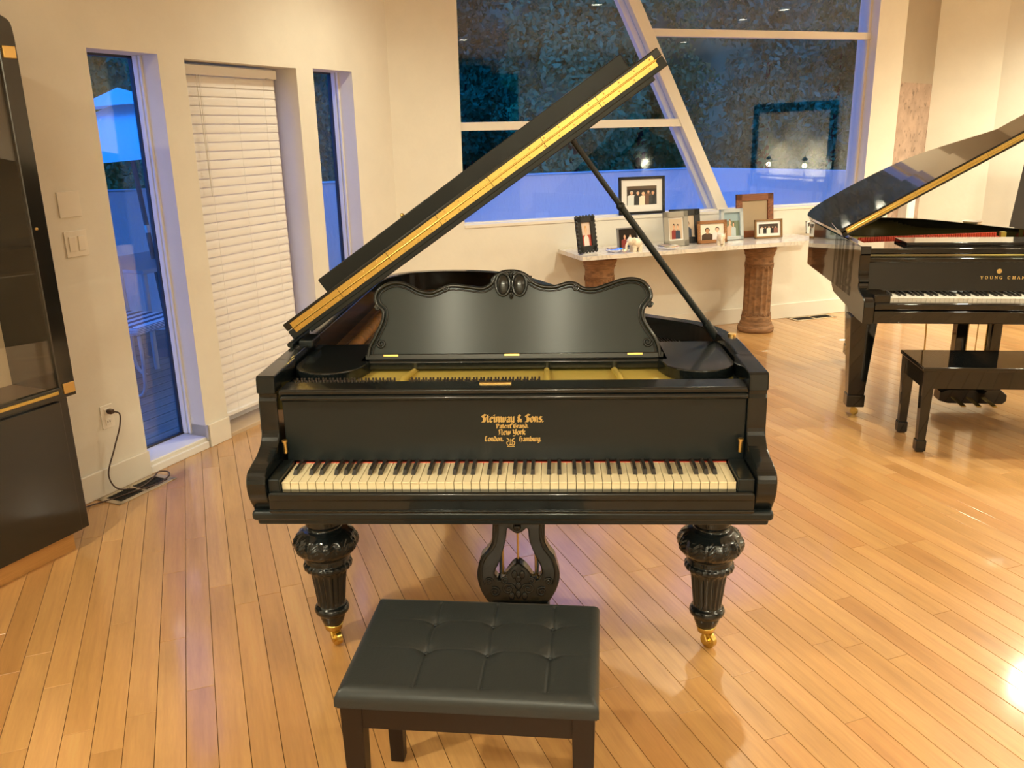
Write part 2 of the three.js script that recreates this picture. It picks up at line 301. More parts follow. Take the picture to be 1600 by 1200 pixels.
// ceiling downlights
const lampSpots = [[1.3, -5.2, 0.8, 70], [3.2, -4.3, 0.8, 72], [5.35, -6.55, 2.3, 74], [-2.1, -1.0, 1.15], [-0.1, 2.45, 1.0, 88], [-1.08, 2.45, 1.0, 88], [2.9, -1.2, 1], [5.91, -4.26, 1], [5.58, -5.13, 0.8], [1.8, 1.6, 0.9], [4.04, -0.47, 1], [7.6, -1.8, 1], [-0.35, -5.1, 0.4, 70], [4.3, -6.2, 0.45]];
lampSpots.forEach(([x, z, k, wide = 83], i) => {
  const t = thing('ceiling_downlight', 'round recessed ceiling downlight glowing warm white', 'light', [x, CEIL, z], 0, 'downlights in the ceiling');
  part('trim_ring', lathe([[0.062, 0.002], [0.064, -0.006], [0.085, -0.008], [0.09, 0.0]], 32), M.white, t);
  part('lens', cyl(0.06, 0.06, 0.004, 0, -0.004, 0, 28), M.lampGlow, t, 'glowing lens');
  const s = new THREE.SpotLight(LAMP, LAMP_POWER * k, 0, wide * DEG, wide > 85 ? 0.3 : 0.6, 2); s.position.set(0, -0.012, 0); s.target.position.set(0, -2, 0); s.castShadow = true; s.shadow.radius = 3; t.add(s); t.add(s.target);
});

// ───────────────────────── carved ebony grand piano ─────────────────────────
const PIANO = V(-0.016, 0, -2.113), P_TURN = -3 * DEG, PX = heading(93), PB = heading(3);
const pLoc = (p) => { const d = p.clone().sub(PIANO); return [d.dot(PX), p.y, d.dot(PB)]; };
const pFront = (u, v, d) => pLoc(pixPlane(u, v, PIANO.clone().addScaledVector(PB, d), PB));   // pixel on the upright plane d behind the key fronts
const blackAfter = new Set();                              // white key index (A0 = 0) followed by a sharp
for (let i = 0; i < 51; i++) if ([0, 2, 3, 5, 6].includes(i % 7)) blackAfter.add(i);   // A C D F G
function whiteKeyGeo(w, len, h) {
  const s = shapeOf([[0, 0], [0.004, 0], [0.004, -0.003], [0.0045, -h], [-0.0, -h]]);
  const top = rb(w, 0.004, len, 0.0012, 0, -0.002, -len / 2, 1), body = bx(w - 0.0004, h - 0.004, len - 0.002, 0, -0.004 - (h - 0.004) / 2, -len / 2 - 0.001);
  return mergeGeometries([plain(top), plain(body)]);
}
function blackKeyGeo(w, len, h) {
  const g = new THREE.BoxGeometry(w, h, len, 1, 1, 1), p = g.attributes.position;
  for (let i = 0; i < p.count; i++) if (p.getY(i) > 0) { p.setX(i, p.getX(i) * 0.72); if (p.getZ(i) > 0) p.setZ(i, p.getZ(i) - 0.008); }
  g.translate(0, h / 2, -len / 2); g.computeVertexNormals(); return g;
}
function keyboard(root, x0, y, d0, wLen, bLen, whiteM, blackM, count = 52) {
  const pitch = 1.222 / 52, wg = whiteKeyGeo(pitch - 0.0013, wLen, 0.024), bg = blackKeyGeo(0.0118, bLen, 0.0125);
  for (let i = 0; i < count; i++) {
    const k = part('white_key', wg, whiteM, root); k.position.set(x0 + (i + 0.5) * pitch, y, -d0);
    if (blackAfter.has(i)) { const n = i % 7, off = { 0: 0, 2: -0.0025, 3: 0.0025, 5: -0.003, 6: 0 }[n]; const b = part('black_key', bg, blackM, root); b.position.set(x0 + (i + 1) * pitch + off, y + 0.0005, -d0 - (wLen - bLen) + 0.0); }
  }
}
function band(outer, thick) {                               // open outline -> closed band of given thickness on its inner side
  const inn = outer.map((p, i) => { const a = outer[Math.max(0, i - 1)], b = outer[Math.min(outer.length - 1, i + 1)], l = Math.hypot(b[0] - a[0], b[1] - a[1]); return [p[0] + (b[1] - a[1]) / l * thick, p[1] - (b[0] - a[0]) / l * thick]; });
  return [inn, [...outer, ...inn.slice().reverse()]];
}
// blackletter lettering drawn as pen strokes with a broad nib
const GLYPH = {
  S: [0.86, [[.78, 1.28], [.45, 1.4], [.15, 1.15], [.72, .6], [.6, .12], [.1, .1]], [[.42, 1.3], [.42, .2]]], t: [0.5, [[.22, 1.3], [.2, .2], [.36, .03], [.5, .14]], [[.03, .95], [.45, .95]]],
  e: [0.62, [[.12, .5], [.56, .72], [.34, .98], [.12, .75], [.12, .22], [.34, .03], [.56, .18]]], i: [0.42, [[.06, .85], [.2, .98], [.2, .15], [.32, .02]], [[.18, 1.3], [.26, 1.2]]],
  n: [0.74, [[.03, .85], [.16, .98], [.16, .05]], [[.16, .8], [.42, .98], [.54, .85], [.54, .12], [.66, .04]]], w: [1.0, [[.06, .98], [.16, .85], [.16, .2], [.34, .05], [.48, .2], [.48, .95]], [[.48, .2], [.66, .05], [.84, .3], [.84, .95]]],
  a: [0.68, [[.12, .85], [.35, .98], [.5, .85], [.5, .1], [.62, .03]], [[.5, .6], [.15, .4], [.15, .15], [.3, .03], [.5, .2]]], y: [0.68, [[.06, .98], [.15, .85], [.15, .2], [.35, .05], [.52, .2]], [[.52, .98], [.52, -.1], [.3, -.4], [.08, -.3]]],
  '&': [0.9, [[.76, .1], [.2, .9], [.35, 1.3], [.55, 1.1], [.15, .4], [.3, .05], [.6, .2], [.78, .6]]], o: [0.66, [[.34, .98], [.1, .75], [.1, .22], [.34, .03], [.56, .25], [.56, .75], [.34, .98]]],
  s: [0.6, [[.52, .88], [.25, .98], [.12, .72], [.5, .42], [.45, .1], [.1, .08]]], r: [0.52, [[.03, .85], [.16, .98], [.16, .05]], [[.16, .8], [.42, .98], [.5, .82]]],
  d: [0.7, [[.2, 1.4], [.56, .9], [.56, .2], [.34, .03], [.1, .25], [.1, .7], [.35, .95], [.54, .85]]], k: [0.66, [[.15, 1.4], [.15, .05]], [[.15, .6], [.45, .95], [.5, .75], [.2, .55], [.6, .05]]],
  m: [1.08, [[.03, .85], [.16, .98], [.16, .05]], [[.16, .8], [.4, .98], [.5, .85], [.5, .05]], [[.5, .8], [.74, .98], [.86, .85], [.86, .12], [1.0, .04]]], b: [0.66, [[.14, 1.4], [.14, .2], [.36, .03], [.56, .25], [.56, .7], [.36, .95], [.14, .8]]],
  u: [0.72, [[.04, .9], [.16, .95], [.16, .2], [.34, .04], [.54, .2]], [[.54, .95], [.54, .12], [.66, .03]]], g: [0.66, [[.54, .9], [.3, .98], [.1, .75], [.12, .25], [.34, .08], [.54, .25]], [[.54, .95], [.54, -.15], [.3, -.4], [.08, -.25]]],
  P: [0.86, [[.1, 1.3], [.25, 1.4], [.25, -.1]], [[.25, 1.25], [.6, 1.4], [.75, 1.1], [.6, .65], [.25, .6]]], G: [0.95, [[.8, 1.25], [.45, 1.4], [.14, 1.1], [.14, .3], [.45, .03], [.78, .25], [.78, .75], [.5, .75]], [[.45, 1.2], [.45, .3]]],
  N: [1.0, [[.05, 1.2], [.2, 1.35], [.25, .3], [.1, .05]], [[.25, 1.2], [.6, 1.4], [.75, 1.2], [.72, .1], [.9, .02]]], Y: [0.9, [[.06, 1.3], [.2, 1.1], [.2, .5], [.45, .35], [.7, .55]], [[.7, 1.4], [.7, .1], [.4, -.3], [.12, -.2]]],
  L: [0.85, [[.6, 1.3], [.35, 1.4], [.25, .9], [.25, .15], [.5, .03], [.78, .2]]], H: [0.95, [[.55, 1.3], [.3, 1.4], [.2, .9], [.2, .05]], [[.2, .7], [.55, .95], [.75, .7], [.7, .1], [.5, -.2]]], '.': [0.3, [[.08, .12], [.16, .04]]], ' ': [0.4],
};
function penText(str, x0, x1, y0, xh) {                     // between x0 and x1, baseline y0, x-height xh
  let w = 0; for (const c of str) w += GLYPH[c][0];
  const sx = (x1 - x0) / w, out = []; let x = 0;
  for (const c of str) {
    for (const st of GLYPH[c].slice(1)) for (let i = 0; i + 1 < st.length; i++) {
      const A = [x0 + (x + st[i][0]) * sx, y0 + st[i][1] * xh], B = [x0 + (x + st[i + 1][0]) * sx, y0 + st[i + 1][1] * xh], nx = 0.13 * sx, ny = 0.11 * xh;
      const q = [[A[0] - nx, A[1] - ny], [A[0] + nx, A[1] + ny], [B[0] + nx, B[1] + ny], [B[0] - nx, B[1] - ny]];
      if (Math.abs((q[1][0] - q[0][0]) * (q[2][1] - q[0][1]) - (q[1][1] - q[0][1]) * (q[2][0] - q[0][0])) < 1e-9) continue;
      out.push(extrude(shapeOf(q), 0.0004));
      const d = 0.035 * xh + 0.0001; const t0 = [[A[0] - nx, A[1] - ny - d], [A[0] + nx, A[1] + ny - d], [A[0] + nx, A[1] + ny + d], [A[0] - nx, A[1] - ny + d]]; out.push(extrude(shapeOf(t0), 0.0004));
    }
    x += GLYPH[c][0];
  }
  return merge(out);
}
function flutedLeg(root, x, d, mat) {                       // turned, carved and fluted leg on a brass caster
  const prof = [[0.0, 0.62], [0.085, 0.62], [0.085, 0.585], [0.06, 0.575], [0.056, 0.50], [0.060, 0.452], [0.060, 0.444], [0.052, 0.438], [0.054, 0.428], [0.070, 0.424], [0.090, 0.410], [0.1015, 0.388], [0.1025, 0.376], [0.099, 0.360], [0.087, 0.344], [0.072, 0.335], [0.068, 0.330], [0.070, 0.322], [0.070, 0.312], [0.076, 0.306], [0.078, 0.298], [0.076, 0.290], [0.066, 0.284], [0.060, 0.280], [0.057, 0.262], [0.053, 0.23], [0.049, 0.19], [0.0455, 0.16], [0.045, 0.152], [0.053, 0.146], [0.057, 0.136], [0.055, 0.126], [0.046, 0.120], [0.042, 0.114], [0.041, 0.104], [0.037, 0.09], [0.031, 0.078], [0.0, 0.076]];
  const dense = []; for (let i = 0; i + 1 < prof.length; i++) { const a = prof[i], b = prof[i + 1], n = Math.max(1, Math.ceil(Math.hypot(a[0] - b[0], a[1] - b[1]) / 0.007)); for (let k = 0; k < n; k++) dense.push([a[0] + (b[0] - a[0]) * k / n, a[1] + (b[1] - a[1]) * k / n]); } dense.push(prof.at(-1));
  const g = lathe(dense, 144), p = g.attributes.position;
  for (let i = 0; i < p.count; i++) {
    const X = p.getX(i), y = p.getY(i), Z = p.getZ(i), r = Math.hypot(X, Z), a = Math.atan2(Z, X); let k = 1;
    if (y < 0.276 && y > 0.154) { const e = Math.min(1, (0.276 - y) / 0.012, (y - 0.154) / 0.012); k -= 0.10 * e * Math.pow(Math.abs(Math.cos(a * 9)), 2.2); }
    if (y < 0.424 && y > 0.346) { const e = Math.sin(Math.PI * (y - 0.346) / 0.078), w = (((a / (2 * Math.PI) * 12) % 1) + 1) % 1 - 0.5, leaf = Math.cos(w * 2 * Math.PI) ; k += e * (0.034 * leaf - 0.05 * Math.exp(-w * w * 700) + 0.02 * Math.cos((y - 0.346) * 420 - Math.abs(w) * 14)); }
    if (y < 0.310 && y > 0.284) k += 0.02 * Math.cos(a * 22);
    p.setX(i, X * k); p.setZ(i, Z * k);
  }
  g.computeVertexNormals();
  const leg = part('leg', g, mat, root, 'turned and fluted ebony leg with a carved bulb'); leg.position.set(x, 0, -d);
  part('ferrule', lathe([[0, 0.08], [0.031, 0.08], [0.032, 0.074], [0.029, 0.07], [0.028, 0.058], [0.02, 0.052], [0, 0.05]], 28), M.brass, leg, 'brass ferrule');
  const w = part('caster', [new THREE.CylinderGeometry(0.026, 0.026, 0.018, 28).rotateX(Math.PI / 2).translate(0.012, 0.0265, 0), new THREE.CylinderGeometry(0.012, 0.012, 0.03, 16).rotateX(Math.PI / 2).translate(0.012, 0.0265, 0), rod([0.0, 0.055, 0.013], [0.012, 0.028, 0.013], 0.006), rod([0.0, 0.055, -0.013], [0.012, 0.028, -0.013], 0.006)], M.brass, leg, 'brass caster wheel');
  w.rotation.y = -0.8;
}
{
  const P = thing('grand_piano', 'carved black antique grand piano with open lid and turned legs', 'piano', PIANO.toArray(), P_TURN);
  const OUT = [[-0.705, 0.30], [-0.705, 0.7], [-0.705, 1.1], [-0.705, 1.5], [-0.70, 1.70], [-0.665, 1.85], [-0.585, 1.95], [-0.45, 1.995], [-0.30, 1.99], [-0.17, 1.945], [-0.075, 1.87], [0.02, 1.74], [0.105, 1.585], [0.185, 1.42], [0.27, 1.24], [0.36, 1.06], [0.455, 0.92], [0.55, 0.84], [0.625, 0.775], [0.675, 0.68], [0.70, 0.56], [0.705, 0.42], [0.705, 0.30]];
  const outer = smooth(OUT, 130);
  const [inner, ring] = band(outer, 0.045);
  part('rim', slab(ring, 0.655, 0.343, 0.004), M.ebonyGloss, P, 'curved black rim');
  // cheek arms in profile (back, y)
  const arm = [[0.33, 0.998], [0.135, 0.998], [0.128, 0.992], [0.124, 0.950], [0.137, 0.944], [0.137, 0.935], ...smooth([[0.131, 0.925], [0.128, 0.86], [0.125, 0.825], [0.105, 0.802], [0.068, 0.786], [0.022, 0.777], [-0.014, 0.766], [-0.026, 0.748], [-0.027, 0.722], [-0.02, 0.698], [-0.004, 0.672], [0.008, 0.655]], 36), [0.01, 0.648], [0.33, 0.648]];
  for (const s of [-1, 1]) part('cheek_arm', profileX(arm, s < 0 ? -0.705 : 0.652, s < 0 ? -0.652 : 0.705, 0.004), M.ebonyGloss, P, 'scrolled black cheek');
  part('keybed', [rbb(-0.708, 0.708, 0.622, 0.652, -0.62, 0.008, 0.012, 3), rbb(-0.700, 0.700, 0.602, 0.628, -0.62, -0.012, 0.008, 3), bb(-0.64, 0.64, 0.65, 0.70, -0.60, -0.02)], M.ebony, P);
  part('keyslip', [rbb(-0.651, 0.651, 0.65, 0.706, -0.012, 0.018, 0.004), rbb(-0.651, 0.651, 0.688, 0.714, -0.010, 0.024, 0.008, 3), rbb(-0.651, 0.651, 0.655, 0.662, -0.01, 0.022, 0.003)], M.ebonyGloss, P, 'moulded strip under the keys');
  for (const s of [-1, 1]) {
    const b = part('key_block', [rbb(s < 0 ? -0.651 : 0.607, s < 0 ? -0.619 : 0.651, 0.66, 0.748, -0.135, 0.012, 0.004)], M.ebony, P);
    part('brass_pin', [cyl(0.006, 0.006, 0.035, s * 0.636, 0.775, -0.118, 14), cyl(0.008, 0.008, 0.006, s * 0.636, 0.808, -0.118, 14)], M.brassOld, b, 'small brass fallboard pin');
  }
  keyboard(P, -0.617, 0.735, 0.0, 0.147, 0.096, M.ivory, M.keyBlack);
  part('key_felt', bb(-0.617, 0.605, 0.728, 0.7362, -0.1475, -0.140), M.feltRed, P, 'red felt strip behind the keys');
  // fallboard with gilt lettering
  const fb = part('fallboard', rbb(-0.640, 0.652, 0.742, 0.928, -0.165, -0.138, 0.004), M.ebony, P, 'flat black fallboard with gilt lettering');
  const L = (u, v) => pFront(u, v, 0.1372);
  const put = (s, ua, ub, v0, v1, desc = 0) => { const a = L(ua, v1), b = L(ub, v1), c = L(ua, v0); const g = penText(s, a[0], b[0], a[1], (c[1] - a[1]) / 1.4).translate(0, 0, -0.1379); return g; };
  part('lettering', [put('Steinway & Sons.', 752, 850, 648, 660), put('Patent Grand.', 775, 826, 662.5, 669), put('New York', 779, 821, 671, 679.5), put('London.', 757, 787, 682, 689.5), put('Hamburg.', 811, 846, 682, 689.5)], M.gilt, fb, 'gilt blackletter inscription');
  {
    const c = L(798, 691), s = 0.0125;
    part('emblem', [tube([[c[0] - s * 0.9, c[1] + s, 0], [c[0] - s * 0.3, c[1] + s * 0.5, 0], [c[0] - s * 0.9, c[1] - s * 0.1, 0], [c[0] - s * 0.55, c[1] - s * 0.75, 0], [c[0], c[1] - s * 0.5, 0], [c[0] + s * 0.55, c[1] - s * 0.75, 0], [c[0] + s * 0.9, c[1] - s * 0.1, 0], [c[0] + s * 0.3, c[1] + s * 0.5, 0], [c[0] + s * 0.9, c[1] + s, 0]], 0.0014, 60, 6), bx(s * 1.7, 0.0022, 0.001, c[0], c[1] - s, 0), bx(0.0016, s * 1.5, 0.001, c[0], c[1] + 0.001, 0), bx(0.0012, s * 1.2, 0.001, c[0] - 0.004, c[1] + 0.001, 0), bx(0.0012, s * 1.2, 0.001, c[0] + 0.004, c[1] + 0.001, 0)].map((g) => g.scale(1, 1, 0.25).translate(0, 0, -0.1377)), M.gilt, fb, 'small gilt lyre emblem');
  }
  part('top_moulding', [rbb(-0.640, 0.652, 0.926, 0.942, -0.17, -0.118, 0.0075, 3), rbb(-0.645, 0.652, 0.940, 0.958, -0.215, -0.128, 0.006, 3)], M.ebonyGloss, P, 'rounded black moulding above the fallboard');
  // iron plate, tuning pins, strings, soundboard
  const inside = [...inner.filter((p) => p[1] > 0.31)];
  part('soundboard', slab([[-0.66, 0.31], ...inside, [0.66, 0.31]], 0.875, 0.01), M.soundboard, P, 'brown wooden soundboard');
  part('inner_rim', slab(band(inner.map((p) => p), 0.03)[1], 0.86, 0.05), M.soundboard, P);
  const plate = part('iron_plate', [profileX([[0.19, 0.88], [0.19, 0.915], [0.235, 0.92], [0.30, 0.934], [0.42, 0.938], [0.50, 0.92], [0.50, 0.88]], -0.655, 0.655, 0)], M.goldPlate, P, 'gold painted iron plate');
  for (const [x, a] of [[-0.315, 0.06], [0.105, -0.01], [0.315, -0.04]]) part('plate_strut', [tube([[x, 0.91, -0.228], [x, 0.935, -0.236], [x, 0.945, -0.262], [x + a * 0.2, 0.942, -0.36], [x + a * 0.4, 0.93, -0.5]], 0.0085, 30, 10)], M.goldPlate, plate, 'gold plate strut');
  part('plate_strut', rod([-0.565, 0.935, -0.60], [-0.545, 0.955, -1.45], 0.020, 12), M.spruceBeam, plate, 'orange diagonal strut');
  {
    const pins = [], strs = [];
    for (let i = 0; i < 118; i++) { const x = -0.62 + i * 0.0104 + 0.002 * (i % 2); if (Math.abs(x + 0.315) < 0.02 || Math.abs(x - 0.105) < 0.02 || Math.abs(x - 0.315) < 0.02) continue; for (let r = 0; r < 2; r++) { const d = 0.212 + r * 0.012; pins.push(cyl(0.0030, 0.0030, x < 0.09 ? 0.046 + 0.003 * r : 0.026, x + 0.004 * r, 0.915, -d, 6)); } strs.push(rod([x, 0.937, -0.47], [x * 0.9 - 0.03, 0.925, -1.1], 0.0007, 4)); }
    const m = part('tuning_pins', pins, M.pin, P, 'dense rows of tuning pins'); m.userData.kind = 'stuff';
    const s2 = part('strings', strs, M.steel, P, 'steel strings'); s2.userData.kind = 'stuff';
    part('maker_plate', rbb(-0.085, 0.005, 0.957, 0.962, -0.185, -0.173, 0.001), M.brassOld, P, 'small dull brass strip');
  }
  // music shelf with rounded wings
  part('music_shelf', [rbb(-0.47, 0.47, 0.944, 0.972, -0.64, -0.375, 0.006, 2), rbb(-0.47, 0.47, 0.938, 0.950, -0.64, -0.392, 0.005)], M.ebonyGloss, P, 'black music shelf');
  for (const s of [-1, 1]) {
    const w = smooth([[0.655, 0.345], [0.640, 0.295], [0.60, 0.258], [0.55, 0.245], [0.50, 0.258], [0.46, 0.30], [0.436, 0.37]], 30).map((p) => [s * p[0], p[1]]);
    part('shelf_wing', slab([...w, [s * 0.436, 0.60], [s * 0.655, 0.60]], 0.936, 0.036, 0.004), M.ebonyGloss, P, 'rounded black shelf wing');
    part('wing_rail', rbb(s < 0 ? -0.67 : 0.645, s < 0 ? -0.645 : 0.67, 0.92, 0.94, -0.62, -0.2, 0.003), M.ebony, P);
  }
  // carved music desk on the leaning plane
  {
    const tilt = 14 * DEG, foot = PIANO.clone().addScaledVector(PB, 0.405).setY(0.975);
    const up = V(0, Math.cos(tilt), 0).addScaledVector(PB, Math.sin(tilt)), nrm = V(0, Math.sin(tilt), 0).addScaledVector(PB, -Math.cos(tilt));
    const q = (cu, cv) => { const p = pixPlane(560 + cu / 3.2653, 410 + cv / 3.2653, foot, nrm).sub(foot); return [p.dot(PX), p.dot(up)]; };
    const right = [[860, 70], [885, 98], [930, 120], [1000, 125], [1075, 106], [1112, 112], [1140, 130], [1200, 136], [1280, 112], [1340, 92], [1400, 85], [1452, 100], [1485, 140], [1492, 178], [1472, 206], [1452, 238], [1452, 285], [1478, 335], [1510, 382], [1530, 430], [1538, 480]];
    const left = [[52, 480], [62, 430], [85, 385], [112, 330], [128, 285], [126, 245], [102, 222], [88, 190], [96, 152], [132, 122], [190, 104], [250, 116], [310, 146], [370, 156], [430, 134], [470, 120], [560, 126], [640, 132], [684, 104], [700, 72]];
    const top = [[735, 52], [780, 46], [825, 52]];
    const pts = [...left, ...top, ...right].map((p) => q(...p));
    const line = smooth(pts, 220);
    const desk = new THREE.Group(); desk.name = 'music_desk'; desk.userData.label = 'carved black music desk'; desk.position.set(0, 0.975, -0.405); desk.rotation.x = -tilt; P.add(desk);
    const panelShape = shapeOf([...line]);
    const pg = extrude(panelShape, 0.014).translate(0, 0, -0.014);
    { const p = pg.attributes.position, uv = new Float32Array(p.count * 2); for (let i = 0; i < p.count; i++) { uv[2 * i] = p.getX(i); uv[2 * i + 1] = p.getY(i); } pg.setAttribute('uv', new THREE.BufferAttribute(uv, 2)); }
    part('panel', pg, M.ebonySatin, desk, 'flat satin black panel');
    part('carved_border', [tube(line.map((p) => V(p[0], p[1], 0.002)), 0.0062, 320, 8), tube(line.map((p, i) => { const a = line[Math.max(0, i - 1)], b = line[Math.min(line.length - 1, i + 1)], l = Math.hypot(b[0] - a[0], b[1] - a[1]); return V(p[0] + (b[1] - a[1]) / l * 0.0115, p[1] - (b[0] - a[0]) / l * 0.0115, 0.0005); }), 0.003, 320, 6)], M.ebonyGloss, desk, 'raised carved border');
    const scroll = (c, r, turns, dir, a0) => { const out = []; for (let i = 0; i <= 26; i++) { const k = i / 26, a = a0 + dir * k * turns * 2 * Math.PI, rr = r * (1 - 0.8 * k); out.push(V(c[0] + rr * Math.cos(a), c[1] + rr * Math.sin(a), 0.003)); } return tube(out, 0.0042, 60, 6); };
    const sc = [];
    for (const [cu, cv, r, dir, a0] of [[1475, 405, 0.014, -1, 0], [1488, 216, 0.008, 1, 0], [118, 415, 0.013, 1, 3.1], [98, 232, 0.008, -1, 3.1], [445, 132, 0.010, -1, 1], [1112, 128, 0.010, 1, 2], [690, 92, 0.009, -1, 2], [876, 88, 0.009, 1, 1]]) sc.push(scroll(q(cu, cv), r, 1.6, dir, a0));
    part('scroll_carving', sc, M.ebonyGloss, desk, 'small carved scrolls');
    const c0 = q(738, 112), c1 = q(822, 112), rx = 0.0215, ry = 0.034, med = [];
    for (const c of [c0, c1]) { const e = []; for (let i = 0; i < 24; i++) { const a = i / 24 * 2 * Math.PI; e.push(V(c[0] + rx * Math.cos(a), c[1] + ry * Math.sin(a), 0.004)); } med.push(tube(e, 0.0045, 64, 8, true)); med.push(new THREE.SphereGeometry(1, 24, 12).scale(rx, ry, 0.008).translate(c[0], c[1], -0.001)); }
    const cm = q(780, 112); for (let i = 0; i < 6; i++) med.push(new THREE.SphereGeometry(0.006 - 0.0005 * Math.abs(i - 3), 10, 8).scale(0.8, 1.2, 0.9).translate(cm[0], cm[1] - 0.034 + i * 0.0145, 0.006));
    const ct = q(780, 52); for (const k of [-1, 0, 1]) med.push(new THREE.SphereGeometry(0.009, 12, 8).scale(0.7, 1.3, 0.6).rotateZ(-k * 0.7).translate(ct[0] + k * 0.011, ct[1] - 0.003, 0.003));
    const cb2 = q(780, 168); med.push(new THREE.SphereGeometry(0.009, 12, 8).scale(0.8, 1.4, 0.5).translate(cb2[0], cb2[1], 0.003));
    part('medallion', med, M.ebonyGloss, desk, 'double oval carved medallion');
    for (const [cu, cv] of [[168, 478], [783, 474], [1410, 468]]) { const c = q(cu, cv); part('desk_hinge', [rbb(c[0] - 0.023, c[0] + 0.023, c[1] - 0.002, c[1] + 0.005, 0.003, 0.0085, 0.001)], M.brass, desk, 'narrow brass hinge'); }
    part('desk_foot', rbb(-0.455, 0.455, -0.006, 0.012, -0.012, 0.006, 0.003), M.ebonyGloss, desk);
  }
  // lid: main leaf raised, front leaf folded back on it
  {
    const ang = 34.46 * DEG, hx = -0.721, hy = 1.04, d0 = 0.5, Wd = 1.405;
    const lid = new THREE.Group(); lid.name = 'lid'; lid.userData.label = 'raised black lid with folded front leaf'; lid.position.set(hx, hy, 0); lid.rotation.z = ang; P.add(lid);
    const o = smooth(OUT.map((p) => [p[0] * 1.012, p[1] + (p[1] > 0.6 ? 0.015 : 0)]), 130).filter((p) => p[1] > d0 + 0.004).map((p) => [Math.min(Wd, Math.max(0, p[0] + 0.716)), p[1]]);
    part('main_leaf', slab([[0.0, d0], ...o, [Wd, d0]], -0.033, 0.032, 0.003), M.ebony, lid, 'black main leaf');
    part('under_batten', rbb(0.06, Wd - 0.05, -0.046, -0.030, -d0 - 0.06, -d0 - 0.001, 0.003), M.ebony, lid);
      const fl = part('front_leaf', slab([[0.0, d0], [0, d0 + 0.06], [0.03, d0 + 0.43], [Wd - 0.03, d0 + 0.43], [Wd, d0 + 0.06], [Wd, d0]], -0.0, 0.026, 0.003).translate(0, 0, d0), M.ebonyGloss, lid, 'front leaf folded back'); fl.position.z = -d0;
    part('front_lip', rbb(0.05, Wd - 0.05, 0.022, 0.082, -d0 - 0.43, -d0 - 0.408, 0.004), M.ebony, lid, 'upright lip of the folded leaf');
    const n = 7, len = (Wd - 0.045) / n;
    for (let i = 0; i < n; i++) for (const [ya, yb] of [[0.0006, 0.0165], [-0.0180, -0.0006]]) {
      const h = part('hinge_leaf', [bb(0.022 + i * len + 0.0008, 0.022 + (i + 1) * len - 0.0008, ya, yb, -d0 - 0.001, -d0 + 0.0022)], M.brass, lid, 'brass hinge strip');
    }
    part('hinge_pin', rod([0.02, -0.001, -d0 + 0.003], [Wd - 0.02, -0.001, -d0 + 0.003], 0.0028, 10), M.brass, lid, 'brass hinge barrel');
    const sc = []; for (let i = 0; i < 26; i++) for (const y of [0.010, -0.011]) sc.push(new THREE.SphereGeometry(0.0024, 8, 6).scale(1, 1, 0.5).translate(0.045 + i * 0.0525 + (y > 0 ? 0.012 : 0), y, -d0 + 0.0026));
    part('hinge_screws', sc, M.brassOld, lid, 'brass screw heads');
    part('lid_knob', new THREE.SphereGeometry(0.008, 12, 8).translate(0.44, 0.086, -d0 - 0.42), M.brassOld, lid);
  }
  // prop stick and its socket
  part('prop_stick', [rod([0.660, 0.97, -0.62], [0.335, 1.405, -0.60], 0.0105, 12), rod([0.335, 1.405, -0.60], [0.186, 1.605, -0.59], 0.0085, 12), new THREE.SphereGeometry(0.014, 12, 8).translate(0.335, 1.405, -0.60), rod([0.665, 0.962, -0.62], [0.615, 1.03, -0.617], 0.014, 12)], M.ebony, P, 'black lid prop');
  part('prop_socket', [cyl(0.013, 0.013, 0.008, 0.69, 0.997, -0.56, 16)], M.brassOld, P, 'small brass prop socket');
  part('rim_latch', rbb(0.658, 0.672, 0.975, 0.985, -0.35, -0.25, 0.003), M.steel, P);
  part('hinge_block', [rbb(-0.69, -0.645, 0.985, 1.01, -0.60, -0.50, 0.006), rod([-0.705, 1.005, -0.46], [-0.705, 1.005, -0.66], 0.009)], M.ebony, P);
  flutedLeg(P, -0.617, 0.36, M.ebonyGloss); flutedLeg(P, 0.615, 0.36, M.ebonyGloss); flutedLeg(P, -0.35, 1.55, M.ebonyGloss);
  // pedal lyre
  {
    const LD = 0.42, q = (cu, cv) => { const p = pFront(720 + cu / 7.5, 790 + cv / 7.5, LD); return [p[0], p[1]]; };
    const g = new THREE.Group(); g.name = 'pedal_lyre'; g.userData.label = 'carved lyre holding the pedals'; P.add(g);
    const outl = [[372, 60], [372, 170], [366, 330], [362, 420], [310, 520], [240, 590], [205, 700], [190, 800], [205, 900], [262, 1040], [360, 1150], [675, 1180], [990, 1150], [1090, 1040], [1150, 900], [1160, 800], [1130, 690], [1100, 590], [1040, 520], [988, 420], [985, 330], [985, 170], [985, 60]];
    const hole = [[550, 262], [532, 380], [490, 540], [440, 690], [395, 780], [440, 862], [490, 850], [560, 760], [610, 700], [668, 668], [730, 700], [790, 760], [850, 842], [900, 860], [950, 790], [930, 700], [860, 560], [800, 400], [776, 262], [720, 305], [660, 325], [605, 300]];
    const sh = shapeOf((() => { const o = outl.map((p) => q(...p)), a = o.slice(0, 6), b = o.slice(5, 18), c = o.slice(17); return [...smooth(a, 24), ...smooth(b, 60).slice(1), ...smooth(c, 24).slice(1)]; })()); const hp = new THREE.Path(smooth(hole.map((p) => q(...p)), 90, true).map((p) => new THREE.Vector2(...p))); sh.holes.push(hp);
    part('lyre_frame', extrude(sh, 0.05, 0.006, 3).translate(0, 0, -LD - 0.045), M.ebonyGloss, g, 'carved black lyre frame');
    const carve = [];
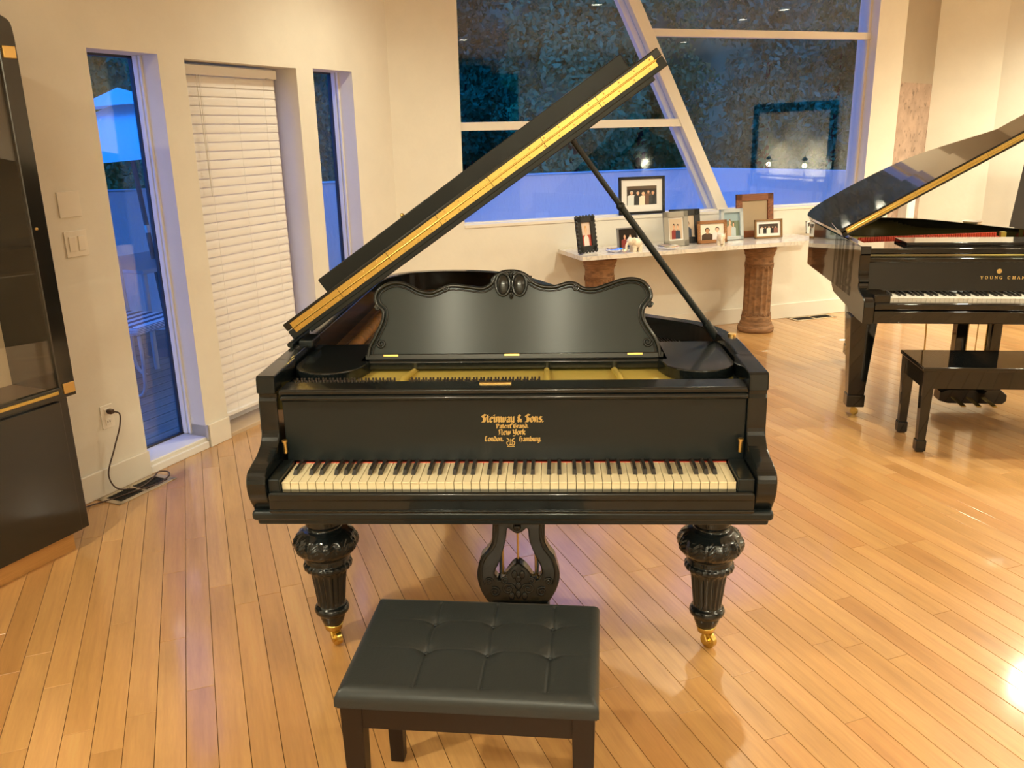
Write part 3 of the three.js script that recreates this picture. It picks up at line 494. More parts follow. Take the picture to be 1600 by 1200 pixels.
    for (const [cu, cv, r, dir, a0] of [[560, 970, 0.022, 1, 0], [790, 970, 0.022, -1, 3.1], [400, 1000, 0.018, -1, 2], [950, 1000, 0.018, 1, 1], [520, 870, 0.012, 1, 1], [830, 870, 0.012, -1, 2], [330, 880, 0.014, 1, 0], [1030, 880, 0.014, -1, 3]]) { const c = q(cu, cv), o = []; for (let i = 0; i <= 22; i++) { const k = i / 22, a = a0 + dir * k * 9, rr = r * (1 - 0.8 * k); o.push(V(c[0] + rr * Math.cos(a), c[1] + rr * Math.sin(a), -LD + 0.004)); } carve.push(tube(o, 0.0045, 44, 6)); }
    for (const [cu, cv] of [[675, 850], [675, 930], [675, 1030], [630, 800], [720, 800], [600, 1050], [750, 1050]]) { const c = q(cu, cv); carve.push(new THREE.SphereGeometry(0.013, 12, 8).scale(0.8, 1.25, 0.6).translate(c[0], c[1], -LD + 0.004)); }
    for (const cs of [[[410, 120], [420, 330], [380, 480], [270, 620], [235, 800], [260, 920]], [[948, 120], [935, 330], [975, 480], [1075, 620], [1115, 800], [1090, 920]]]) carve.push(tube(cs.map((p) => { const c = q(...p); return V(c[0], c[1], -LD + 0.004); }), 0.006, 40, 8));
    const cb = q(660, 240); carve.push(new THREE.SphereGeometry(0.014, 14, 10).translate(cb[0], cb[1], -LD + 0.004));
    part('lyre_carving', carve, M.ebonyGloss, g, 'carved leaves and scrolls');
    for (const [cu, ca, cbm] of [[655, 100, 1100], [472, 100, 1100], [866, 100, 1100]]) { const a = q(cu, ca), b = q(cu, cbm); part('pedal_rod', rod([a[0], 0.6, -LD - 0.03], [a[0], 0.08, -LD - 0.03], 0.0035, 8), M.brassOld, g, 'thin pedal rod'); }
    part('pedal_box', rbb(-0.09, 0.105, 0.055, 0.12, -LD - 0.07, -LD + 0.03, 0.01), M.ebony, g);
    for (const s of [-0.045, 0.055]) part('pedal', [rbb(s - 0.016, s + 0.016, 0.06, 0.072, -LD - 0.02, -LD + 0.13, 0.006)], M.brass, g, 'brass pedal');
    for (const s of [-1, 1]) part('lyre_brace', rod([s * 0.06, 0.09, -LD - 0.04], [s * 0.07, 0.61, -LD - 0.3], 0.006, 8), M.ebony, g);
  }
}
// tufted bench in front of it
{
  const B = thing('piano_bench', 'black tufted leather bench with square dark wooden legs', 'bench', [-0.096, 0, -1.752], -6.2 * DEG);
  const W = 0.575, D = 0.40, top = 0.482, nx = 220, nz = 150, g = new THREE.PlaneGeometry(1, 1, nx, nz).rotateX(-Math.PI / 2), p = g.attributes.position;
  const tx = [-0.115, 0.03, 0.175], tz = [-0.085, 0.035];
  for (let i = 0; i < p.count; i++) {
    const sx = p.getX(i) * 2, sz = p.getZ(i) * 2, lip = 0.06;
    const wrap = (s, half) => { const e = Math.abs(s), k = 0.86; if (e <= k) return [s / k * (half - 0.028), 0]; const a = (e - k) / (1 - k); const arc = a < 0.55 ? a / 0.55 * Math.PI / 2 : Math.PI / 2; return [Math.sign(s) * (half - 0.028 + 0.028 * Math.sin(arc)), -0.028 * (1 - Math.cos(arc)) - (a > 0.55 ? (a - 0.55) / 0.45 * 0.014 : 0)]; };
    const [X, dx] = wrap(sx, W / 2), [Z, dz] = wrap(sz, D / 2);
    let y = top + Math.min(dx, dz) + 0.006 * (1 - sx * sx) * (1 - sz * sz);
    if (dx === 0 && dz === 0) {
      for (const a of tx) for (const b of tz) { const r = Math.hypot(X - a, Z - b); y -= 0.014 * Math.exp(-Math.pow(r / 0.018, 1.25)); }
      for (const a of tx) { const r = Math.abs(X - a); y -= 0.0042 * Math.exp(-Math.pow(r / 0.0026, 2)) + 0.0020 * Math.exp(-Math.pow(r / 0.02, 2)); }
      for (const b of tz) { const r = Math.abs(Z - b), near = Math.min(...tx.map((a) => Math.abs(X - a))); y -= (0.0026 * Math.exp(-Math.pow(r / 0.0026, 2)) + 0.0020 * Math.exp(-Math.pow(r / 0.016, 2))) * Math.exp(-near / 0.05); }
      y += 0.0012 * (fbm(X * 14 + 9, Z * 14 + 9, 64, 64, 2) - 0.5);
    }
    p.setXYZ(i, X, y, Z);
  }
  g.computeVertexNormals();
  const c = part('seat_cushion', [g, bb(-W / 2 + 0.004, W / 2 - 0.004, 0.434, 0.446, -D / 2 + 0.004, D / 2 - 0.004)], M.leather, B, 'tufted black leather cushion');
  part('cushion_buttons', tx.flatMap((a) => tz.map((b) => new THREE.SphereGeometry(0.005, 10, 8).scale(1, 0.5, 1).translate(a, top - 0.0105, b))), M.leather, c);
  part('apron', [rbb(-W / 2 + 0.055, W / 2 - 0.055, 0.378, 0.437, D / 2 - 0.03, D / 2 - 0.012, 0.002), rbb(-W / 2 + 0.055, W / 2 - 0.055, 0.378, 0.437, -D / 2 + 0.012, -D / 2 + 0.03, 0.002), rbb(-W / 2 + 0.012, -W / 2 + 0.03, 0.378, 0.437, -D / 2 + 0.05, D / 2 - 0.05, 0.002), rbb(W / 2 - 0.03, W / 2 - 0.012, 0.378, 0.437, -D / 2 + 0.05, D / 2 - 0.05, 0.002)], M.darkWood, B, 'dark wooden apron');
  for (const sx of [-1, 1]) for (const sz of [-1, 1]) {
    const lg = rb(0.05, 0.437, 0.05, 0.003, 0, 0.2185, 0), q = lg.attributes.position; for (let i = 0; i < q.count; i++) { const k = 0.72 + 0.28 * Math.min(1, q.getY(i) / 0.38); q.setX(i, q.getX(i) * k); q.setZ(i, q.getZ(i) * k); }
    const m = part('leg', lg, M.darkWood, B); m.position.set(sx * (W / 2 - 0.033), 0, sz * (D / 2 - 0.033));
  }
}

// ───────────────────────── polished grand piano ─────────────────────────
const font = await new FontLoader().loadAsync('fonts/droid/droid_serif_bold.typeface.json');
{
  const P = thing('grand_piano', 'glossy black modern grand piano with square tapered legs', 'piano', [2.046, 0, -4.523], -8 * DEG);
  const cx = 0.611, sh = (pts) => pts.map((p) => [p[0] + cx, p[1]]);
  const OUT = sh([[-0.755, 0.25], [-0.755, 0.7], [-0.755, 1.1], [-0.755, 1.4], [-0.745, 1.55], [-0.69, 1.66], [-0.57, 1.715], [-0.42, 1.725], [-0.25, 1.70], [-0.1, 1.645], [0.01, 1.57], [0.10, 1.46], [0.18, 1.33], [0.26, 1.18], [0.35, 1.02], [0.45, 0.88], [0.56, 0.77], [0.66, 0.67], [0.73, 0.54], [0.755, 0.40], [0.755, 0.25]]);
  const outer = smooth(OUT, 120), [inner, ring] = band(outer, 0.045);
  part('rim', slab(ring, 0.69, 0.305, 0.004), M.lacquer, P, 'curved polished rim');
  const arm = [[0.72, 0.995], [0.11, 0.995], [0.104, 0.988], [0.10, 0.955], [0.112, 0.945], [0.115, 0.90], ...smooth([[0.115, 0.86], [0.108, 0.83], [0.09, 0.81], [0.098, 0.79], [0.09, 0.77], [0.06, 0.755], [0.02, 0.745], [-0.03, 0.735], [-0.052, 0.72], [-0.058, 0.69]], 22), [-0.058, 0.60], [0.26, 0.60], [0.30, 0.625], [0.66, 0.645], [0.72, 0.68]];
  for (const s of [-1, 1]) part('cheek_arm', profileX(arm, s < 0 ? cx - 0.755 : cx + 0.70, s < 0 ? cx - 0.70 : cx + 0.755, 0.004), M.lacquer, P, 'polished cheek');
  part('keybed', [rbb(cx - 0.70, cx + 0.70, 0.602, 0.67, -0.62, 0.056, 0.006), bb(cx - 0.69, cx + 0.69, 0.67, 0.70, -0.6, 0.02)], M.lacquer, P);
  part('keyslip', rbb(cx - 0.70, cx + 0.70, 0.67, 0.712, 0.012, 0.05, 0.01, 3), M.lacquer, P, 'polished strip under the keys');
  for (const s of [-1, 1]) part('key_block', rbb(s < 0 ? cx - 0.70 : cx + 0.612, s < 0 ? cx - 0.612 : cx + 0.70, 0.67, 0.752, -0.14, 0.03, 0.008), M.lacquer, P);
  keyboard(P, 0, 0.732, 0, 0.148, 0.096, M.keyWhite, M.keyBlack);
  const fb = part('fallboard', profileX([[0.135, 0.735], [0.15, 0.745], [0.165, 0.90], [0.185, 0.905], [0.185, 0.735]], cx - 0.70, cx + 0.70, 0.003), M.lacquer, P, 'polished fallboard');
  {
    const tg = []; let x = 0.505; for (const c of 'YOUNG CHANG') { if (c !== ' ') { const g = new TextGeometry(c, { font, size: 0.0165, depth: 0.0006, curveSegments: 3 }); g.computeBoundingBox(); tg.push(g.translate(x - g.boundingBox.min.x, 0.812, 0)); x += 0.0245; } else x += 0.017; }
    part('lettering', merge(tg).rotateX(-0.095).translate(0, 0, -0.0785), M.gilt, fb, 'gilt capital lettering');
    part('emblem', [new THREE.SphereGeometry(0.011, 16, 10).scale(1, 1, 0.12).translate(0.60, 0.851, -0.1595), new THREE.TorusGeometry(0.012, 0.0018, 6, 20).translate(0.60, 0.851, -0.1595)], M.gilt, fb, 'round gilt emblem');
  }
  part('top_rail', [rbb(cx - 0.70, cx + 0.70, 0.90, 0.925, -0.26, -0.15, 0.006), rbb(cx - 0.70, cx + 0.70, 0.93, 0.965, -0.60, -0.245, 0.006)], M.lacquer, P);
  part('music_desk', rbb(cx - 0.45, cx + 0.45, 0.964, 0.985, -0.58, -0.34, 0.004), M.lacquer, P, 'polished music desk lying flat');
  const inside = inner.filter((p) => p[1] > 0.26);
  const plate = part('iron_plate', slab([[cx - 0.71, 0.26], ...inside, [cx + 0.71, 0.26]], 0.84, 0.02), M.goldPlate, P, 'gold iron plate');
  { const d = []; for (let i = 0; i < 60; i++) d.push(bx(0.009, 0.05, 0.02, cx - 0.64 + i * 0.0145, 0.955, -0.62 - i * 0.004)); part('damper_felt', d, M.feltRed, P, 'row of red dampers').userData.kind = 'stuff'; part('damper_rail', [rod([cx - 0.66, 0.94, -0.64], [cx + 0.25, 0.94, -0.90], 0.014, 8)], M.feltRed, P); part('plate_strut', bx(0.03, 0.07, 0.03, cx - 0.69, 0.945, -0.66), M.goldPlate, P); part('plate_strut', bx(0.03, 0.07, 0.03, cx + 0.27, 0.945, -0.88), M.goldPlate, P); }
  {
    const lid = new THREE.Group(); lid.name = 'lid'; lid.userData.label = 'raised glossy lid with folded front leaf'; lid.position.set(-0.168, 1.022, 0); lid.rotation.z = 30 * DEG; P.add(lid);
    const d0 = 0.47, Wd = 1.52, o = smooth(OUT.map((p) => [p[0], p[1] + (p[1] > 0.6 ? 0.02 : 0)]), 120).filter((p) => p[1] > d0 + 0.004).map((p) => [Math.min(Wd, Math.max(0, p[0] + 0.150)), p[1]]);
    part('main_leaf', slab([[0, d0], ...o, [Wd, d0]], -0.028, 0.027, 0.003), M.lacquer, lid, 'glossy main leaf');
    part('front_leaf', slab([[0.0, d0], [0.0, d0 + 0.1], [0.03, d0 + 0.40], [Wd - 0.03, d0 + 0.42], [Wd, d0]], 0.0, 0.024, 0.006), M.lacquer, lid, 'glossy front leaf folded back');
    for (let i = 0; i < 7; i++) for (const [ya, yb] of [[0.0005, 0.014], [-0.0155, -0.0015]]) part('hinge_leaf', bb(0.03 + i * 0.208, 0.03 + (i + 1) * 0.208 - 0.0015, ya, yb, -d0 - 0.001, -d0 + 0.002), M.brass, lid, 'brass hinge strip');
    part('hinge_pin', rod([0.03, -0.001, -d0 + 0.003], [Wd - 0.03, -0.001, -d0 + 0.003], 0.003, 10), M.brass, lid);
  }
  part('prop_stick', rod([cx + 0.62, 0.97, -0.62], [cx + 0.28, 1.53, -0.6], 0.009, 10), M.lacquer, P);
  for (const [x, d] of [[-0.08, 0.20], [cx * 2 + 0.08, 0.20], [0.19, 1.40]]) {
    const g = rb(0.15, 0.53, 0.12, 0.004, 0, 0.335, 0), q = g.attributes.position; for (let i = 0; i < q.count; i++) { const k = 0.54 + 0.46 * Math.min(1, Math.max(0, (q.getY(i) - 0.07) / 0.53)); q.setX(i, q.getX(i) * k); q.setZ(i, q.getZ(i) * k); } g.computeVertexNormals();
    const l = part('leg', [g, rb(0.10, 0.075, 0.09, 0.008, 0, 0.095, 0)], M.lacquer, P, 'square tapered leg'); l.position.set(x, 0, -d);
    part('caster', [new THREE.CylinderGeometry(0.022, 0.022, 0.016, 20).rotateX(Math.PI / 2).translate(0.006, 0.0225, 0), cyl(0.012, 0.012, 0.03, 0, 0.035, 0, 14)], M.brass, l, 'brass caster');
  }
  {
    const g = new THREE.Group(); g.name = 'pedal_lyre'; g.userData.label = 'square black pedal lyre'; g.position.set(cx, 0, -0.36); P.add(g);
    part('lyre_post', rbb(-0.125, -0.065, 0.10, 0.62, -0.04, 0.03, 0.004), M.lacquer, g); part('lyre_post', rbb(0.06, 0.12, 0.10, 0.62, -0.04, 0.03, 0.004), M.lacquer, g);
    part('lyre_crossbar', rbb(-0.125, 0.12, 0.52, 0.62, -0.04, 0.03, 0.004), M.lacquer, g);
    part('pedal_box', extrude(shapeOf([[-0.18, 0.06], [-0.13, 0.045], [0.17, 0.045], [0.19, 0.065], [0.19, 0.10], [0.15, 0.135], [-0.14, 0.135], [-0.18, 0.115]]), 0.11, 0.006, 2).translate(0, 0, -0.06), M.lacquer, g);
    for (const x of [-0.075, 0.01, 0.095]) { part('pedal', [rbb(x - 0.014, x + 0.014, 0.052, 0.062, 0.0, 0.14, 0.005)], M.brass, g, 'brass pedal'); part('pedal_rod', rod([x * 0.6, 0.1, -0.02], [x * 0.6, 0.55, -0.02], 0.003, 8), M.brass, g); }
    part('lyre_brace', rod([-0.26, 0.08, -0.03], [-0.27, 0.61, -0.06], 0.005, 8), M.brassOld, g);
  }
}
{
  const B = thing('piano_bench', 'plain glossy black wooden bench in front of the polished piano', 'bench', [2.47, 0, -4.235], -7 * DEG);
  const W = 0.76, D = 0.355;
  part('seat', rbb(-W / 2 - 0.006, W / 2 + 0.006, 0.437, 0.458, -D / 2 - 0.006, D / 2 + 0.006, 0.004), M.lacquer, B);
  part('apron', [bb(-W / 2 + 0.02, W / 2 - 0.02, 0.345, 0.437, D / 2 - 0.028, D / 2 - 0.006), bb(-W / 2 + 0.02, W / 2 - 0.02, 0.345, 0.437, -D / 2 + 0.006, -D / 2 + 0.028), bb(-W / 2 + 0.006, -W / 2 + 0.028, 0.345, 0.437, -D / 2 + 0.02, D / 2 - 0.02), bb(W / 2 - 0.028, W / 2 - 0.006, 0.345, 0.437, -D / 2 + 0.02, D / 2 - 0.02)], M.lacquer, B);
  for (const sx of [-1, 1]) for (const sz of [-1, 1]) {
    const g = rb(0.058, 0.437, 0.058, 0.003, 0, 0.2185, 0), q = g.attributes.position; for (let i = 0; i < q.count; i++) { const k = 0.62 + 0.38 * Math.min(1, q.getY(i) / 0.437); q.setX(i, q.getX(i) * k); q.setZ(i, q.getZ(i) * k); }
    const m = part('leg', [g, rb(0.052, 0.06, 0.052, 0.006, 0, 0.036, 0)], M.lacquer, B); m.position.set(sx * (W / 2 - 0.03), 0, sz * (D / 2 - 0.03));
  }
}
// ───────────────────────── marble shelf on stone columns ─────────────────────────
const SHELF = 0.745;
{
  const g = bb(-2.035, 0.13, SHELF - 0.03, SHELF, 0.017, 0.49); uvMetres(g, 1.6);
  const m = solo('marble_shelf', g, M.marble, 'long white marble shelf top under the big window', 'shelf', W0.toArray(), W_TURN);
}
function pedestal(t, off, label) {
  const T = thing('stone_pedestal', label, 'column', wPos(t, 0, off), 0, undefined);
  const H = SHELF - 0.03;
  part('base', lathe([[0, 0], [0.14, 0], [0.147, 0.012], [0.149, 0.03], [0.143, 0.048], [0.128, 0.056], [0.131, 0.066], [0.128, 0.078], [0.121, 0.088], [0.121, 0.125], [0.116, 0.132], [0, 0.132]], 48), M.column, T);
  const prof = [[0.112, 0.13]]; for (let i = 1; i <= 26; i++) prof.push([0.112, 0.13 + i * (H - 0.285) / 26]);
  const s = lathe(prof, 160), p = s.attributes.position;
  for (let i = 0; i < p.count; i++) { const y = p.getY(i), a = Math.atan2(p.getZ(i), p.getX(i)); const e = Math.abs(Math.cos(a * 7)), arch = Math.min(1, Math.max(0, (y - 0.145) / 0.03 - (1 - e) * 0.5)) * Math.min(1, Math.max(0, (H - 0.17 - y) / 0.03 - (1 - e) * 0.5)); const k = 1 - 0.13 * Math.pow(e, 0.8) * arch; p.setX(i, p.getX(i) * k); p.setZ(i, p.getZ(i) * k); }
  s.computeVertexNormals(); part('fluted_shaft', s, M.column, T);
  const y = H - 0.157; part('capital', lathe([[0, y], [0.112, y], [0.117, y + 0.004], [0.112, y + 0.012], [0.110, y + 0.05], [0.114, y + 0.07], [0.123, y + 0.082], [0.119, y + 0.09], [0.126, y + 0.105], [0.132, y + 0.118], [0.132, H], [0, H]], 48), M.column, T);
  const arches = []; for (let i = 0; i < 14; i++) { const a0 = (i + 0.5) / 14 * 2 * Math.PI, pts = []; for (let k = 0; k <= 8; k++) { const q = k / 8 * Math.PI, a = a0 + Math.cos(q) * 0.19; pts.push(V(0.113 * Math.cos(a), H - 0.185 + 0.022 * Math.sin(q), 0.113 * Math.sin(a))); } arches.push(tube(pts, 0.0035, 14, 5)); const lo = pts.map((v) => V(v.x, 0.158 - 0.022 * ((v.y - (H - 0.185)) / 0.022), v.z)); arches.push(tube(lo, 0.0035, 14, 5)); }
  part('arch_moulding', arches, M.column, T);
}
pedestal(-1.81, 0.30, 'brown fluted stone pedestal half hidden behind the carved music desk');
pedestal(-0.38, 0.305, 'brown fluted stone pedestal standing free under the marble shelf');

// photo prints: generic soft figures
function photo(kind) {
  return canvasTex(128, 96, (c, w, h) => {
    const bg = { group: '#2a1c12', pair: '#c9b39a', child: '#d8c0b0', dark: '#241a14', kiss: '#e8dccb', garden: '#6b7a63', wedding: '#3c3028', tan: '#a08060' }[kind];
    c.fillStyle = bg; c.fillRect(0, 0, w, h);
    const fig = (x, y, s, coat, skin, hair) => { c.fillStyle = coat; c.beginPath(); c.moveTo(x - s * 0.3, y + s * 0.5); c.lineTo(x - s * 1.0, y + s * 0.85); c.lineTo(x - s * 1.05, h); c.lineTo(x + s * 1.05, h); c.lineTo(x + s * 1.0, y + s * 0.85); c.lineTo(x + s * 0.3, y + s * 0.5); c.fill(); c.fillStyle = skin; c.fillRect(x - s * 0.16, y + s * 0.2, s * 0.32, s * 0.5); c.fillStyle = hair; c.beginPath(); c.ellipse(x, y - s * 0.1, s * 0.42, s * 0.5, 0, 0, 7); c.fill(); c.fillStyle = skin; c.beginPath(); c.ellipse(x, y + s * 0.06, s * 0.33, s * 0.44, 0, 0, 7); c.fill(); };
    if (kind === 'group') { c.fillStyle = '#5a4632'; c.fillRect(0, 0, w, 16); [[20, 34, 17, '#dfe3e2', '#e2b08a', '#d8d2c8'], [47, 36, 16, '#15120f', '#dca884', '#b9a894'], [70, 40, 17, '#efe6cf', '#e6b994', '#d9b98a'], [92, 30, 15, '#6d4a34', '#dca884', '#3a2a1c'], [112, 36, 17, '#141211', '#d79f7a', '#6b5a48']].forEach((f) => fig(...f)); }
    else if (kind === 'kiss') { fig(38, 40, 30, '#4b3526', '#b98a66', '#2a1a12'); fig(92, 36, 26, '#e9d7d2', '#e2b79a', '#2f211a'); }
    else if (kind === 'wedding') { [[22, 30, 14, '#d8d4cc', '#d9a888', '#30261d'], [44, 34, 14, '#19181a', '#d9a888', '#30261d'], [68, 32, 16, '#e6e0d4', '#dfb292', '#54402c'], [92, 34, 14, '#1f2226', '#d9a888', '#30261d'], [112, 34, 13, '#8a5a50', '#dcae8c', '#2d221a']].forEach((f) => fig(...f)); }
    else if (kind === 'child') { c.fillStyle = '#b04a3c'; c.fillRect(0, 52, w, 44); fig(64, 34, 34, '#e7dcd6', '#e8b79a', '#c79a5c'); }
    else if (kind === 'garden') { c.fillStyle = '#8da3ac'; c.fillRect(0, 0, w, 34); fig(52, 40, 22, '#c9a58a', '#e0b291', '#7a5a3a'); fig(80, 48, 18, '#b5c0c2', '#dcae8c', '#4a3826'); }
    else { fig(44, 38, 24, '#8a3a34', '#d8a684', '#221812'); fig(84, 40, 24, '#3c4658', '#e0b291', '#1d1510'); }
  });
}
const photoMat = {}; for (const k of ['group', 'pair', 'child', 'dark', 'kiss', 'garden', 'wedding']) photoMat[k] = std({ map: photo(k), roughness: 0.3 });
function photoFrame(name, label, px, off, base, o) {           // px: [left, right, top] in the picture, standing on base at off from the wall
  const [u0, u1, v] = px, a = onW(u0, v, off), b = onW(u1, v, off), w = (b[0] - a[0]) * (o.wide ?? 1), h = (a[1] + b[1]) / 2 - base, bw = o.border, bt = o.borderBottom ?? bw;
  const F = thing(name, label, 'photo frame', wPos((a[0] + b[0]) / 2, base, off), W_TURN + (o.turn ?? 0) * DEG);
  const g = new THREE.Group(); g.name = 'frame_assembly'; g.rotation.x = -(o.tilt ?? 8) * DEG; g.position.y = (o.thick ?? 0.018) * Math.sin((o.tilt ?? 8) * DEG) + 0.0005 + (o.extra ? 0.012 : 0); F.add(g);
  const t = o.thick ?? 0.018;
  part('frame', [rbb(-w / 2, w / 2, 0, bw, -t, 0, 0.003), rbb(-w / 2, w / 2, h - bw, h, -t, 0, 0.003), rbb(-w / 2, -w / 2 + bw, 0, h, -t, 0, 0.003), rbb(w / 2 - bw, w / 2, 0, h, -t, 0, 0.003), ...(o.extra ? o.extra(w, h) : [])], o.mat, g);
  part('mat_board', bb(-w / 2 + bw * 0.8, w / 2 - bw * 0.8, bw * 0.8, h - bw * 0.8, -t, -t * 0.55), o.matMat ?? M.white, g);
  if (o.photo) { const m = o.mat2 ?? 0, m3 = o.mat3 ?? m; part('print', bb(-w / 2 + bw + m, w / 2 - bw - m, bw + m3, h - bw - m3, -t * 0.56, -t * 0.5), photoMat[o.photo], g, 'photograph print'); }
  if (o.stand !== false) part('easel_back', extrude(shapeOf([[-0.02, 0.0], [0.02, 0.0], [0.012, h * 0.6], [-0.012, h * 0.6]]), 0.006).rotateX(0.20).translate(0, 0, -t - 0.012 - h * 0.24), M.darkSeal, F);
  return F;
}
const wood = (r, g, b) => std({ color: rgb(r, g, b), roughness: 0.45, map: darkGrainTex });
const blackF = std({ color: rgb(0.012, 0.012, 0.012), roughness: 0.35 });
photoFrame('photo_frame', 'small ornate black frame with lumpy edges holding a child photo', [903, 938, 341], 0.37, SHELF, { border: 0.045, mat: blackF, photo: 'child', turn: 18, tilt: 10, thick: 0.024, extra: (w, h) => { const o = []; for (let i = 0; i < 9; i++) for (const s of [-1, 1]) { o.push(new THREE.SphereGeometry(0.014, 8, 6).scale(1, 1, 0.6).translate(s * (w / 2 - 0.004), 0.012 + i * (h - 0.024) / 8, -0.006)); } for (let i = 0; i < 6; i++) for (const y of [0.004, h - 0.004]) o.push(new THREE.SphereGeometry(0.014, 8, 6).scale(1, 1, 0.6).translate(-w / 2 + 0.01 + i * (w - 0.02) / 5, y, -0.006)); return o; } });
photoFrame('photo_frame', 'small silver edged frame with a dark family photo behind the figurine', [966, 1000, 356], 0.27, SHELF, { border: 0.012, mat: std({ color: rgb(0.35, 0.35, 0.36), roughness: 0.3, metalness: 0.8 }), photo: 'dark', turn: 6 });
photoFrame('photo_frame', 'large black frame with wide white mat on the window sill', [969, 1041, 276], -0.045, 0.97, { border: 0.022, mat: blackF, photo: 'group', mat2: 0.05, mat3: 0.052, tilt: 4, stand: false });
photoFrame('photo_frame', 'dark frame with a portrait partly hidden behind the grey frame', [1052, 1096, 327], 0.20, SHELF, { border: 0.05, mat: blackF, photo: 'pair', turn: -10, tilt: 14 });
photoFrame('photo_frame', 'wide grey pewter frame with a white bordered portrait photo', [1040, 1080, 331], 0.31, SHELF, { border: 0.045, mat: std({ color: rgb(0.36, 0.33, 0.28), roughness: 0.4, metalness: 0.3 }), photo: 'pair', mat2: 0.01, turn: 4 });
photoFrame('photo_frame', 'light orange wooden frame with a photo of two faces', [1093, 1138, 345], 0.28, SHELF, { border: 0.026, mat: wood(0.62, 0.28, 0.10), photo: 'kiss', turn: -2 });
photoFrame('photo_frame', 'clear crystal frame with a faded garden photo', [1130, 1165, 327], 0.19, SHELF, { border: 0.03, mat: phys({ color: rgb(0.55, 0.62, 0.66), roughness: 0.08, metalness: 0.25, clearcoat: 1 }), photo: 'garden', thick: 0.03 });
photoFrame('photo_frame', 'large empty reddish brown wooden frame with tan backing', [1155, 1213, 303], 0.10, SHELF, { border: 0.056, mat: wood(0.40, 0.13, 0.04), matMat: std({ color: rgb(0.40, 0.30, 0.19), roughness: 0.9 }), tilt: 6 });
photoFrame('photo_frame', 'small gold wooden frame with a white mat and group photo', [1183, 1224, 343], 0.22, SHELF, { border: 0.016, mat: wood(0.50, 0.28, 0.10), photo: 'wedding', mat2: 0.022, turn: -4 });
photoFrame('photo_frame', 'small silver frame near the shelf end behind the polished piano', [1262, 1292, 345], 0.12, SHELF, { border: 0.014, mat: std({ color: rgb(0.5, 0.5, 0.52), roughness: 0.25, metalness: 0.9 }), photo: 'wedding' });
function elephant(label, t, off, s, turn) {
  const T = thing('elephant_figurine', label, 'figurine', wPos(t, SHELF, off), W_TURN + turn);
  const cm = std({ color: rgb(0.84, 0.72, 0.56), roughness: 0.35 });
  part('body', [new THREE.SphereGeometry(0.036, 20, 14).scale(1.15, 0.92, 0.9).translate(0.008, 0.056, 0), new THREE.SphereGeometry(0.026, 18, 12).translate(-0.036, 0.07, 0), cyl(0.013, 0.014, 0.04, -0.014, 0, 0.016, 12), cyl(0.013, 0.014, 0.04, -0.014, 0, -0.016, 12), cyl(0.013, 0.014, 0.04, 0.032, 0, 0.016, 12), cyl(0.013, 0.014, 0.04, 0.032, 0, -0.016, 12)].map((g) => g.scale(s, s, s)), cm, T);
  part('trunk', tube([[-0.056, 0.066, 0], [-0.068, 0.045, 0], [-0.07, 0.022, 0], [-0.084, 0.012, 0], [-0.094, 0.02, 0]], 0.008, 30, 10).scale(s, s, s), cm, T);
  for (const k of [-1, 1]) part('ear', new THREE.SphereGeometry(0.02, 14, 10).scale(0.75, 1.1, 0.25).translate(-0.024, 0.076, k * 0.026).scale(s, s, s), cm, T);
  part('tail', tube([[0.048, 0.06, 0], [0.056, 0.045, 0], [0.054, 0.032, 0]], 0.0025, 10, 6).scale(s, s, s), cm, T);
}
{ const a = onW(992, 388, 0.42), b = onW(1126, 381, 0.40); elephant('cream elephant figurine beside the small silver edged frame', a[0], 0.42, 1.15, 0.15); elephant('cream elephant figurine in front of the orange wooden frame', b[0], 0.40, 1.0, 1.1); }
{
  const dishG = (r) => lathe([[0, 0.004], [r * 0.6, 0.004], [r * 0.9, 0.014], [r, 0.024], [r + 0.003, 0.024], [r * 0.93, 0.010], [r * 0.6, 0], [0, 0]], 40);
  const gm = phys({ color: rgb(0.95, 0.97, 1), roughness: 0.03, transmission: 1, thickness: 0.01, ior: 1.5 });
  const a = onW(960, 386, 0.36), b = onW(1040, 383, 0.36);
  solo('glass_dish', dishG(0.07), gm, 'shallow clear glass dish beside the ornate black frame', 'dish', wPos(a[0], SHELF, 0.36));
  solo('glass_dish', dishG(0.085), gm, 'shallow clear glass dish in front of the grey pewter frame', 'dish', wPos(b[0] + 0.0, SHELF, 0.40));
}
